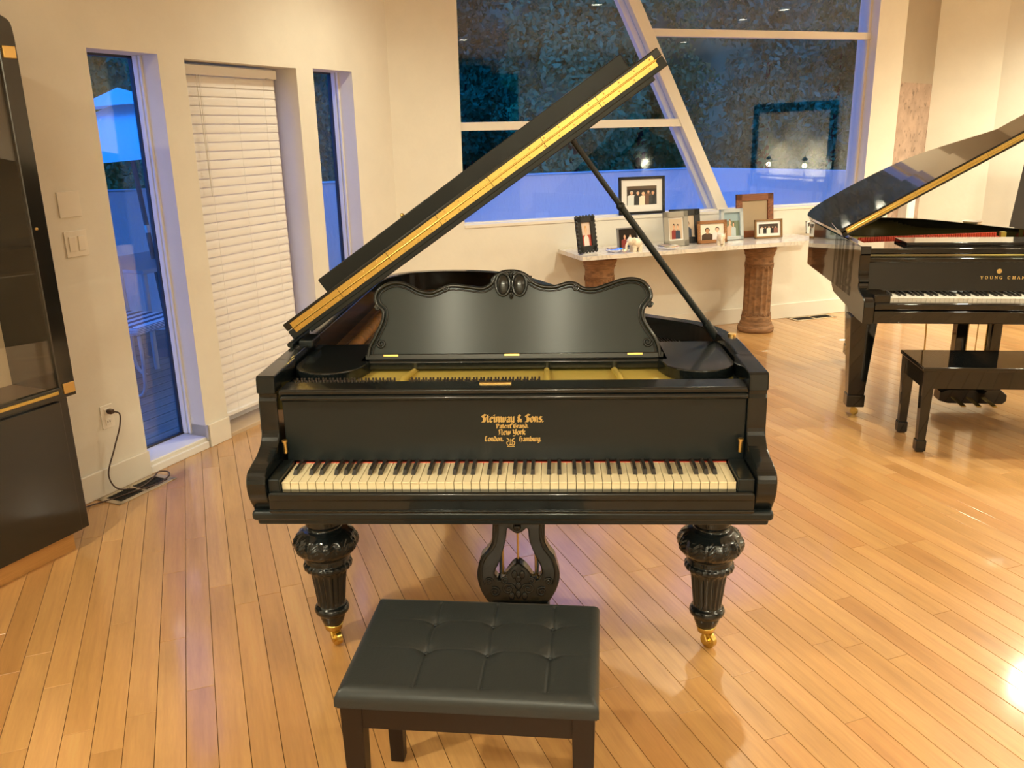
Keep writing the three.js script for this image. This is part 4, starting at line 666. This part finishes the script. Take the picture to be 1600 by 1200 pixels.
// ───────────────────────── window blind ─────────────────────────
{
  const B = thing('window_blind', 'closed white slatted blind hanging in front of the glazed door', 'blind', lPos(0.385, 0, -0.11), L_TURN);
  const w = 0.74, top = 1.955;
  part('headrail', rbb(-w / 2 - 0.005, w / 2 + 0.005, top, top + 0.05, -0.025, 0.03, 0.004), M.white, B);
  const bracket = part('bracket', rbb(w / 2 - 0.09, w / 2 - 0.07, top - 0.005, top + 0.004, 0.026, 0.036, 0.002), M.steel, B);
  const sg = (() => { const pts = []; for (let i = 0; i <= 6; i++) { const k = i / 6 - 0.5; pts.push([k * 0.056, 0.0035 * (1 - 4 * k * k)]); } const lo = pts.map((p) => [p[0], p[1] - 0.0028]).reverse(); return extrude(shapeOf([...pts, ...lo]), w).translate(0, 0, -w / 2).rotateY(Math.PI / 2).rotateX(80 * DEG); })();
  const white = std({ color: rgb(0.82, 0.79, 0.77), roughness: 0.4 });
  const n = 39, pitch = 0.0472; for (let i = 0; i < n; i++) { const s = part('slat', sg, white, B); s.position.set(0, top - 0.03 - i * pitch, 0.004); }
  const bot = top - 0.03 - n * pitch;
  part('bottom_rail', rbb(-w / 2, w / 2, bot, bot + 0.022, -0.022, 0.026, 0.004), white, B);
  for (const x of [-0.24, 0.02, 0.25]) part('ladder_cord', rod([x, top, 0.03], [x, bot + 0.01, 0.03], 0.0012, 6), white, B);
  part('tilt_cord', [rod([-0.275, top, 0.034], [-0.262, 1.33, 0.04], 0.0018, 6), rod([-0.255, top, 0.034], [-0.262, 1.33, 0.04], 0.0018, 6)], std({ color: rgb(0.6, 0.56, 0.5), roughness: 0.7 }), B, 'looped cord');
}
// ───────────────────────── wall plates, cord, vents ─────────────────────────
{
  solo('wall_plate', rb(0.112, 0.112, 0.006, 0.003, 0, 0, 0.003), M.plate, 'blank cream square wall plate above the light switches', 'wall plate', lPos(-0.827, 1.367, 0), L_TURN);
  const S = thing('light_switch', 'double rocker light switch plate beside the slim window', 'light switch', lPos(-0.822, 1.194, 0), L_TURN);
  part('cover_plate', rb(0.116, 0.115, 0.006, 0.003, 0, 0, 0.003), M.plate, S);
  for (const x of [-0.024, 0.024]) part('rocker', rb(0.034, 0.066, 0.006, 0.002, x, 0, 0.0075).rotateX(0.05), M.plate, S);
  const O = thing('power_outlet', 'white wall outlet above the baseboard with a plug in it', 'outlet', lPos(-0.81, 0.372, 0), L_TURN);
  part('cover_plate', rb(0.07, 0.115, 0.006, 0.003, 0, 0, 0.003), M.plate, O);
  for (const y of [-0.026, 0.026]) { const s = part('socket', rb(0.032, 0.03, 0.004, 0.002, 0, y, 0.007), M.plate, O); part('socket_slots', [bx(0.003, 0.009, 0.002, -0.006, y + 0.002, 0.0092), bx(0.003, 0.009, 0.002, 0.006, y + 0.002, 0.0092)], M.darkSeal, s); }
  const C = thing('electric_cable', 'thin dark brown electric cable running from the outlet down to the floor', 'cable', [0, 0, 0]);
  const p0 = V(...lPos(-0.805, 0.40, 0.0)), l = (s, y, o) => V(...lPos(s, y, o));
  part('plug', rb(0.024, 0.022, 0.03, 0.005).applyMatrix4(new THREE.Matrix4().makeRotationY(L_TURN).setPosition(...lPos(-0.805, 0.398, 0.024))), M.cord, C);
  part('flex', [tube([l(-0.80, 0.398, 0.036), l(-0.78, 0.385, 0.05), l(-0.785, 0.33, 0.05), l(-0.83, 0.22, 0.04), l(-0.88, 0.10, 0.035), l(-0.86, 0.03, 0.05), l(-0.80, 0.007, 0.08), l(-0.76, 0.006, 0.1), l(-0.66, 0.012, 0.075), l(-0.60, 0.016, 0.05), l(-0.58, 0.014, 0.09), l(-0.61, 0.012, 0.13)], 0.0035, 110, 8), tube([l(-0.61, 0.012, 0.13), l(-0.70, 0.012, 0.16), l(-0.80, 0.011, 0.13), l(-0.92, 0.006, 0.09), l(-1.03, 0.006, 0.05), l(-1.15, 0.006, 0.035)], 0.0035, 60, 8)], M.cord, C);
}
function vent(label, pos, turn, len, wid) {
  const T = thing('floor_vent', label, 'floor vent', pos, turn);
  part('vent_frame', [rbb(-len / 2, len / 2, 0, 0.005, -wid / 2, -wid / 2 + 0.024, 0.002), rbb(-len / 2, len / 2, 0, 0.005, wid / 2 - 0.024, wid / 2, 0.002), rbb(-len / 2, -len / 2 + 0.03, 0, 0.005, -wid / 2, wid / 2, 0.002), rbb(len / 2 - 0.03, len / 2, 0, 0.005, -wid / 2, wid / 2, 0.002), rbb(-0.008, 0.008, 0, 0.005, -wid / 2, wid / 2, 0.002)], M.ventBeige, T);
  part('duct', bb(-len / 2 + 0.02, len / 2 - 0.02, 0.0004, 0.0016, -wid / 2 + 0.02, wid / 2 - 0.02), M.ventDark, T);
  const n = 24; for (let i = 0; i < n; i++) { const x = -len / 2 + 0.036 + i * (len - 0.072) / (n - 1); if (Math.abs(x) < 0.01) continue; part('louvre', bx(0.003, 0.003, wid - 0.046, x, 0.003, 0), M.ventDark, T); }
}
vent('beige floor vent grille under the electric cable by the slim window', lPos(-0.78, 0, 0.098), L_TURN, 0.35, 0.15);
vent('beige floor vent grille below the window wall near the polished piano', wPos(0.35, 0, 0.10), W_TURN, 0.42, 0.14);
// ───────────────────────── display cabinet ─────────────────────────
{
  const ori = V(-1.79, 0, -3.261), C = thing('display_cabinet', 'tall black display cabinet with glass door on a wooden plinth', 'cabinet', ori.toArray(), L_TURN);
  const Wc = 1.1, Dc = 0.31, H = 2.075, ym = 0.655;              // local x from -Wc to 0 along the wall, z = 0 is the front
  const blk = phys({ color: rgb(0.012, 0.011, 0.009), roughness: 0.22, clearcoat: 0.5, clearcoatRoughness: 0.1 });
  part('plinth', bb(-Wc + 0.04, -0.045, 0, 0.085, -Dc + 0.02, -0.035), std({ color: rgb(0.58, 0.32, 0.10), roughness: 0.45, map: grainTex }), C, 'light wooden plinth');
  part('lower_body', rbb(-Wc, 0.02, 0.08, ym, -Dc, -0.012, 0.004), blk, C, 'black lower body');
  part('lower_door', [rbb(-Wc + 0.02, -0.022, 0.085, ym - 0.012, -0.012, 0.002, 0.004)], blk, C);
  const fr = shapeOf([[-Wc + 0.02, ym], [0.05, ym], [0.05, H - 0.09], ...smooth([[0.05, H - 0.08], [0.04, H - 0.025], [-0.005, H]], 10), [-Wc + 0.02, H]]); holeRect(fr, -Wc + 0.09, -0.02, ym + 0.045, H - 0.11);
  part('door_frame', extrude(fr, 0.03, 0.003).translate(0, 0, -0.02), blk, C, 'black upper door frame with rounded corner');
  part('glass_pane', bb(-Wc + 0.09, -0.02, ym + 0.045, H - 0.11, -0.006, -0.002), M.glass, C);
  part('cabinet_side', [bb(0.03, 0.045, ym, H - 0.06, -Dc, -0.02).translate(-0.03, 0, 0), bb(-Wc, -Wc + 0.02, ym, H - 0.03, -Dc, -0.02)], blk, C);
  part('cabinet_top', bb(-Wc, 0.0, H - 0.05, H - 0.025, -Dc, -0.02), blk, C);
  part('cabinet_back', bb(-Wc, 0.0, ym, H - 0.04, -Dc - 0.005, -Dc + 0.005), std({ color: rgb(0.55, 0.42, 0.26), roughness: 0.6 }), C, 'tan back panel');
  part('shelf', bb(-Wc + 0.02, -0.0, 1.25, 1.26, -Dc + 0.01, -0.03), M.glass, C); 
  part('cabinet_floor', bb(-Wc, 0.0, ym, ym + 0.02, -Dc, -0.02), std({ color: rgb(0.10, 0.06, 0.035), roughness: 0.4 }), C);
  part('brass_trim', rbb(-Wc + 0.03, -0.03, ym + 0.020, ym + 0.034, 0.008, 0.014, 0.002), M.brass, C, 'thin brass strip');
  for (const [x, y] of [[0.018, ym + 0.036], [0.015, H - 0.13]]) part('brass_corner', rb(0.05, 0.042, 0.008, 0.002, x, y, 0.012), M.brassOld, C, 'square brass hinge plate');
  part('lock', new THREE.SphereGeometry(0.006, 10, 8).translate(0.0, 1.32, 0.012), M.brassOld, C);
  const bowl = solo('brass_bowl', lathe([[0, 0], [0.03, 0], [0.06, 0.012], [0.08, 0.03], [0.083, 0.03], [0.06, 0.008], [0, 0.004]], 28), M.brassOld, 'small gilt dish on the floor of the display cabinet', 'bowl');
  bowl.position.copy(V(-0.27, ym + 0.021, -0.14).applyAxisAngle(V(0, 1, 0), L_TURN).add(ori));
}
// a dark panel leaning on the right wall
{
  const n = heading(29).negate(), o = heading(29).multiplyScalar(8.45), a = pixPlane(1579, 350, o, n), b = pixPlane(1600, 262, o, n), e = b.clone().sub(a).normalize(), foot = a.clone().addScaledVector(e, -a.y / e.y);
  const T = thing('leaning_panel', 'tall dark grey panel leaning against the cream wall behind the polished piano', 'panel', foot.toArray(), 0);
  const r = new THREE.Vector3().crossVectors(e, n).normalize(); const g = part('board', [rbb(0, 0.8, 0.0, 1.9, -0.03, 0, 0.004)], std({ color: rgb(0.035, 0.033, 0.03), roughness: 0.6 }), T); g.quaternion.setFromRotationMatrix(new THREE.Matrix4().makeBasis(r, e, n)); T.position.y = Math.max(0, -r.y * 0.8);
}
// mirror-side furnishing seen in the window glass
{
  const A = V(ROOM[5][0], 0, ROOM[5][1]), dir = V(ROOM[6][0] - ROOM[5][0], 0, ROOM[6][1] - ROOM[5][1]).normalize(), n = V(-dir.z, 0, dir.x);
  const turn = Math.atan2(-dir.z, dir.x), at = (s, y, o) => A.clone().addScaledVector(dir, s).addScaledVector(n, o).setY(y).toArray();
  const P = thing('wall_picture', 'very large picture with black frame and pale mat on the side wall', 'picture', at(3.2, 0.58, 0), turn);
  part('frame', [rbb(-1.1, 1.1, 0, 0.14, 0.01, 0.05, 0.006), rbb(-1.1, 1.1, 1.28, 1.42, 0.01, 0.05, 0.006), rbb(-1.1, -0.96, 0, 1.42, 0.01, 0.05, 0.006), rbb(0.96, 1.1, 0, 1.42, 0.01, 0.05, 0.006)], blackF, P);
  part('mat_board', bb(-1.0, 1.0, 0.1, 1.32, 0.012, 0.022), std({ color: rgb(0.6, 0.55, 0.45), roughness: 0.6 }), P);
  { const K = thing('console_table', 'slim dark console table under the very large picture', 'table', at(3.03, 0, 0.22), turn); part('table_top', rbb(-0.95, 0.95, 0.80, 0.83, -0.13, 0.13, 0.005), M.darkWood, K); for (const sx of [-1, 1]) for (const sz of [-1, 1]) part('leg', bx(0.04, 0.80, 0.04, sx * 0.9, 0.40, sz * 0.1), M.darkWood, K); }
  for (const [s, k] of [[2.54, 0], [3.51, 1]]) {
    const L = thing('table_lantern', 'small black lantern with a bright warm bulb on the slim console table', 'lamp', at(s, 0.98, 0.12), turn, 'pair of lanterns on the console');
    part('lamp_foot', [cyl(0.05, 0.012, 0.04, 0, -0.15, 0.11, 20), cyl(0.01, 0.01, 0.06, 0, -0.125, 0.11, 12)], blackF, L);
    part('lantern_cage', [lathe([[0.05, 0.1], [0.055, 0.11], [0.0, 0.17]], 16).translate(0, 0, 0.11), ...[0, 1, 2, 3].map((i) => rod([0.035 * Math.cos(i * 1.571 + 0.78), -0.06, 0.11 + 0.035 * Math.sin(i * 1.571 + 0.78)], [0.05 * Math.cos(i * 1.571 + 0.78), 0.1, 0.11 + 0.05 * Math.sin(i * 1.571 + 0.78)], 0.004, 6)), cyl(0.036, 0.036, 0.008, 0, -0.068, 0.11, 16)], blackF, L);
    part('bulb', new THREE.SphereGeometry(0.042, 16, 12).translate(0, 0.015, 0.11), M.lampGlow, L);
    const pl = new THREE.PointLight(LAMP, 3, 0, 2); pl.position.set(0, 0.015, 0.11); pl.castShadow = true; L.add(pl);
  }
}
{
  const A = V(ROOM[6][0], 0, ROOM[6][1]), dir = V(ROOM[0][0] - ROOM[6][0], 0, ROOM[0][1] - ROOM[6][1]).normalize(), n = V(-dir.z, 0, dir.x), turn = Math.atan2(-dir.z, dir.x);
  const C = thing('stepped_bookcase', 'tall stepped black bookcase against the rear wall', 'bookcase', A.clone().addScaledVector(dir, 4.3).addScaledVector(n, 0.02).toArray(), turn);
  part('tall_unit', [bb(-0.1, 0.75, 0, 2.88, 0, 0.02), bb(-0.1, -0.07, 0, 2.88, 0, 0.4), bb(0.72, 0.75, 0, 2.88, 0, 0.4), bb(-0.1, 0.75, 2.84, 2.88, 0, 0.4)], M.darkWood, C); part('low_unit', [bb(-0.75, -0.1, 0, 2.74, 0, 0.02), bb(-0.75, -0.72, 0, 2.74, 0, 0.4), bb(-0.75, -0.1, 2.7, 2.74, 0, 0.4)], M.darkWood, C);
  for (const y of [0.08, 0.55, 1.05, 1.55, 2.05, 2.45]) { part('shelf', bb(-0.07, 0.72, y, y + 0.03, 0.02, 0.39), M.darkWood, C); part('shelf', bb(-0.72, -0.1, y, y + 0.03, 0.02, 0.39), M.darkWood, C); }
}
{
  const p = pixY(1519, 347, 1.0); solo('round_dish', lathe([[0, 0], [0.05, 0], [0.062, 0.012], [0.06, 0.013], [0.048, 0.004], [0, 0.004]], 28), M.trim, 'small pale round dish on the rim of the polished piano', 'dish', [p.x, 0.9955, p.z]);
}
// ───────────────────────── outside: terrace, parapet, garden ─────────────────────────
{
  const par = -2.07;
  structure('parapet_wall', [uvMetres(bb(-9, 0.62, -0.2, 1.2, par - 0.18, par)), rbb(-9, 0.64, 1.2, 1.215, par - 0.19, par + 0.01, 0.004)], M.stucco, 'smooth white parapet wall around the terrace').position.copy(W0);
  scene.getObjectByName('parapet_wall').rotation.y = W_TURN;
  const a = V(...wPos(0.47, 0, par)), b = V(3.62, 0, -7.85), m = structure('parapet_return', uvMetres(bb(0, a.distanceTo(b), -0.2, 1.21, -0.18, 0)), M.stucco, 'short white parapet wall returning to the house'); m.position.copy(a); m.rotation.y = Math.atan2(-(b.z - a.z), b.x - a.x);
  // terrace deck, boards parallel to the slim window wall
  const D = structGroup('terrace_deck', 'weathered wooden terrace deck', LB.toArray(), L_TURN);
  part('deck_base', bb(-2.5, 5.2, -0.2, -0.065, -6.2, -0.245), M.subfloor, D);
  const bg = {}; for (let i = 0; i < 42; i++) { const g = bg[0] ?? (bg[0] = bb(-2.5, 5.2, -0.065, -0.04, -0.134, -0.004)); const k = part('deck_board', g, M.deck, D); k.position.z = -0.245 - i * 0.138; }
  structure('garden_ground', bx(90, 0.2, 60, 0, -3.2, -38), std({ color: rgb(0.05, 0.06, 0.03), roughness: 1 }), 'dark garden ground far below the terrace');
}
// patio umbrella through a table
{
  const B = pixY(241, 408, 0.70), nB = B.clone().setY(0).normalize(), A = pixPlane(184, 141, B, nB), up = A.clone().sub(B).normalize(), foot = B.clone().addScaledVector(up, -(B.y + 0.04) / up.y), tp = [foot.x, 0, foot.z], L = A.distanceTo(foot);
  const U = thing('patio_umbrella', 'white patio umbrella with vented canopy standing through the terrace table', 'umbrella', foot.toArray(), 0);
  U.quaternion.setFromUnitVectors(V(0, 1, 0), up);
  const tl = new THREE.Group(); tl.name = 'umbrella_top'; tl.position.y = L - 2.10; U.add(tl);
  part('pole', [cyl(0.019, 0.019, 0.86, 0, 0, 0, 14)], M.patioMetal, U); part('pole', cyl(0.019, 0.019, L - 0.86, 0, 0.80, 0, 14), M.patioMetal, U); part('pole_joint', cyl(0.023, 0.023, 0.06, 0, 0.97, 0, 14), M.steel, U);
  part('base', cyl(0.22, 0.2, 0.07, 0, 0.0, 0, 28), M.patioMetal, U);
  const canopy = (r, y0, y1, n) => { const g = new THREE.ConeGeometry(r, y1 - y0, n, 6, true).translate(0, (y0 + y1) / 2, 0), p = g.attributes.position; for (let i = 0; i < p.count; i++) { const x = p.getX(i), z = p.getZ(i), a = Math.atan2(z, x), rr = Math.hypot(x, z) / r; p.setY(i, p.getY(i) - 0.05 * Math.sin(Math.PI * rr) * Math.abs(Math.sin(a * n / 2))); } g.computeVertexNormals(); return g; };
  part('canopy', canopy(1.22, 1.61, 2.02, 8), M.canvas, tl, 'white canopy'); const v = canopy(0.36, 1.985, 2.12, 16), vp = v.attributes.position; for (let i = 0; i < vp.count; i++) { const r = Math.hypot(vp.getX(i), vp.getZ(i)); vp.setY(i, vp.getY(i) + 0.035 * Math.sin(8 * Math.atan2(vp.getZ(i), vp.getX(i))) * r / 0.3); } v.computeVertexNormals();
  part('vent_cap', v, M.canvas, tl, 'ruffled vent cap');
  for (let i = 0; i < 8; i++) { const a = i / 8 * 2 * Math.PI; part('rib', rod([0, 1.99, 0], [1.2 * Math.sin(a), 1.56, 1.2 * Math.cos(a)], 0.008, 6), M.patioMetal, tl); }
  const T = thing('terrace_table', 'grey metal terrace table under the umbrella', 'table', [B.x, -0.04, B.z], L_TURN);
  part('table_top', [extrude((() => { const s = shapeOf([[-0.5, -0.42], [0.5, -0.42], [0.5, 0.42], [-0.5, 0.42]]); const h = new THREE.Path(); h.absarc(0, 0, 0.03, 0, 6.283, true); s.holes.push(h); return s; })(), 0.03, 0.004).rotateX(-Math.PI / 2).translate(0, 0.73, 0)], M.patioGrey, T);
  for (const sx of [-1, 1]) for (const sz of [-1, 1]) part('leg', rod([sx * 0.45, 0, sz * 0.37], [sx * 0.44, 0.73, sz * 0.36], 0.02, 10), M.patioGrey, T);
}
{
  const cp = pixY(222, 492, 0.42);
  const C = thing('patio_chair', 'terrace chair with a blue striped cushion and sled legs', 'chair', [cp.x + 0.03, -0.04, cp.z + 0.22], L_TURN + 0.15);
  const st = std({ roughness: 0.9, map: canvasTex(64, 64, (c) => { c.fillStyle = '#dfe6ee'; c.fillRect(0, 0, 64, 64); c.fillStyle = '#28415f'; for (let i = 0; i < 5; i++) c.fillRect(0, i * 13, 64, 6); }) });
  part('cushion', rbb(-0.25, 0.25, 0.42, 0.48, -0.24, 0.24, 0.02, 3), st, C, 'blue striped cushion');
  part('care_tag', bx(0.05, 0.09, 0.002, 0.12, 0.38, 0.245), M.white, C, 'white cloth tag');
  for (const s of [-1, 1]) part('sled_leg', tube([[s * 0.25, 0.62, -0.26], [s * 0.25, 0.42, -0.24], [s * 0.25, 0.02, -0.22], [s * 0.25, 0.012, 0.2], [s * 0.25, 0.2, 0.24], [s * 0.25, 0.42, 0.24]], 0.012, 60, 8), M.patioGrey, C);
  part('backrest', [rbb(-0.24, 0.24, 0.5, 0.9, -0.29, -0.27, 0.008), tube([[-0.25, 0.42, -0.25], [-0.25, 0.9, -0.3], [0, 0.93, -0.31], [0.25, 0.9, -0.3], [0.25, 0.42, -0.25]], 0.012, 50, 8)], M.patioGrey, C);
}
// wooded hillside closing the view, then trees in front of it: leafy crowns
{
  const g = new THREE.PlaneGeometry(90, 1, 360, 60), p = g.attributes.position;
  for (let i = 0; i < p.count; i++) { const x = p.getX(i), k = p.getY(i) + 0.5, n = fbm(x * 0.5 + 80, k * 9, 256, 256, 5) - 0.5, a = x / 90 * 150 * DEG; const r = 22 + k * 9 - n * 5; p.setXYZ(i, Math.sin(a) * r, -4 + k * 17 + n * 1.2, -Math.cos(a) * r); }
  g.computeVertexNormals(); structure('hillside', g, std({ color: rgb(0.08, 0.22, 0.09), roughness: 1, side: THREE.DoubleSide }), 'dark wooded hillside far behind the terrace');
}
{
  function crown(n, rx, ry, s0) {
    const pos = [], nor = []; const save = seed; seed = s0;
    const blobs = []; for (let i = 0; i < 60; i++) { const a = rnd() * 6.283, r = Math.sqrt(rnd()) * rx * 0.8, y = rnd(); blobs.push([r * Math.cos(a) * (1.1 - y * 0.25), y * ry, r * Math.sin(a) * (1.1 - y * 0.25), 0.5 + rnd() * 0.6]); }
    for (let i = 0; i < n; i++) {
      const b = blobs[Math.floor(rnd() * blobs.length)], d = V(rnd() - 0.5, rnd() - 0.5, rnd() - 0.5).normalize(), c = V(b[0], b[1], b[2]).addScaledVector(d, b[3] * (0.75 + 0.3 * rnd()) * rx * 0.45), s = 0.03 + rnd() * 0.045;
      const q = new THREE.Quaternion().setFromEuler(new THREE.Euler(rnd() * 3, rnd() * 6, rnd() * 3)), nn = V(0, 0, 1).applyQuaternion(q);
      for (const [x, y] of [[-0.5, 0], [0, -1], [0.5, 0], [-0.5, 0], [0.5, 0], [0, 1]]) { const p = V(x * s, y * s, 0).applyQuaternion(q).add(c); pos.push(p.x, p.y, p.z); nor.push(nn.x, nn.y, nn.z); }
    }
    seed = save;
    const g = new THREE.BufferGeometry(); g.setAttribute('position', new THREE.Float32BufferAttribute(pos, 3)); g.setAttribute('normal', new THREE.Float32BufferAttribute(nor, 3)); return g;
  }
  const kinds = [crown(26000, 1.08, 6.4, 11), crown(26000, 1.1, 5.8, 23), crown(26000, 1.02, 7.2, 37)];
  const mats = [[0.11, 0.30, 0.10], [0.09, 0.26, 0.11], [0.13, 0.32, 0.09]].map((c) => std({ color: rgb(...c), roughness: 0.7, side: THREE.DoubleSide }));
  let i = 0; const rows = [[13.5, 7, -31, 40], [17.2, 8, -37, 43]];
  for (const [dist, n, a0, a1] of rows) for (let k = 0; k < n; k++) {
    const a = a0 + (a1 - a0) * k / (n - 1) + (rnd() - 0.5) * 0.8, d = dist + rnd() * 0.3, p = heading(a).multiplyScalar(d), kind = i % 3;
    const T = thing('garden_tree', ['dark leafy tree of medium height beyond the terrace parapet', 'broad rounded leafy tree beyond the terrace parapet', 'tall slender leafy tree beyond the terrace parapet'][kind], 'tree', [p.x, -3.1, p.z], rnd() * 6, 'trees beyond the terrace');
    part('trunk', lathe([[0.2, 0], [0.14, 1.5], [0.1, 4], [0, 6]], 10), M.bark, T);
    const c = part('foliage', kinds[kind], mats[kind], T); c.position.y = 1.6 + (dist > 15 ? 1.6 : 0); c.userData.kind = 'stuff'; const s = dist > 15 ? 1.12 : 1; c.scale.set(s, s, s); i++;
  }
}
renderer.render(scene, camera);
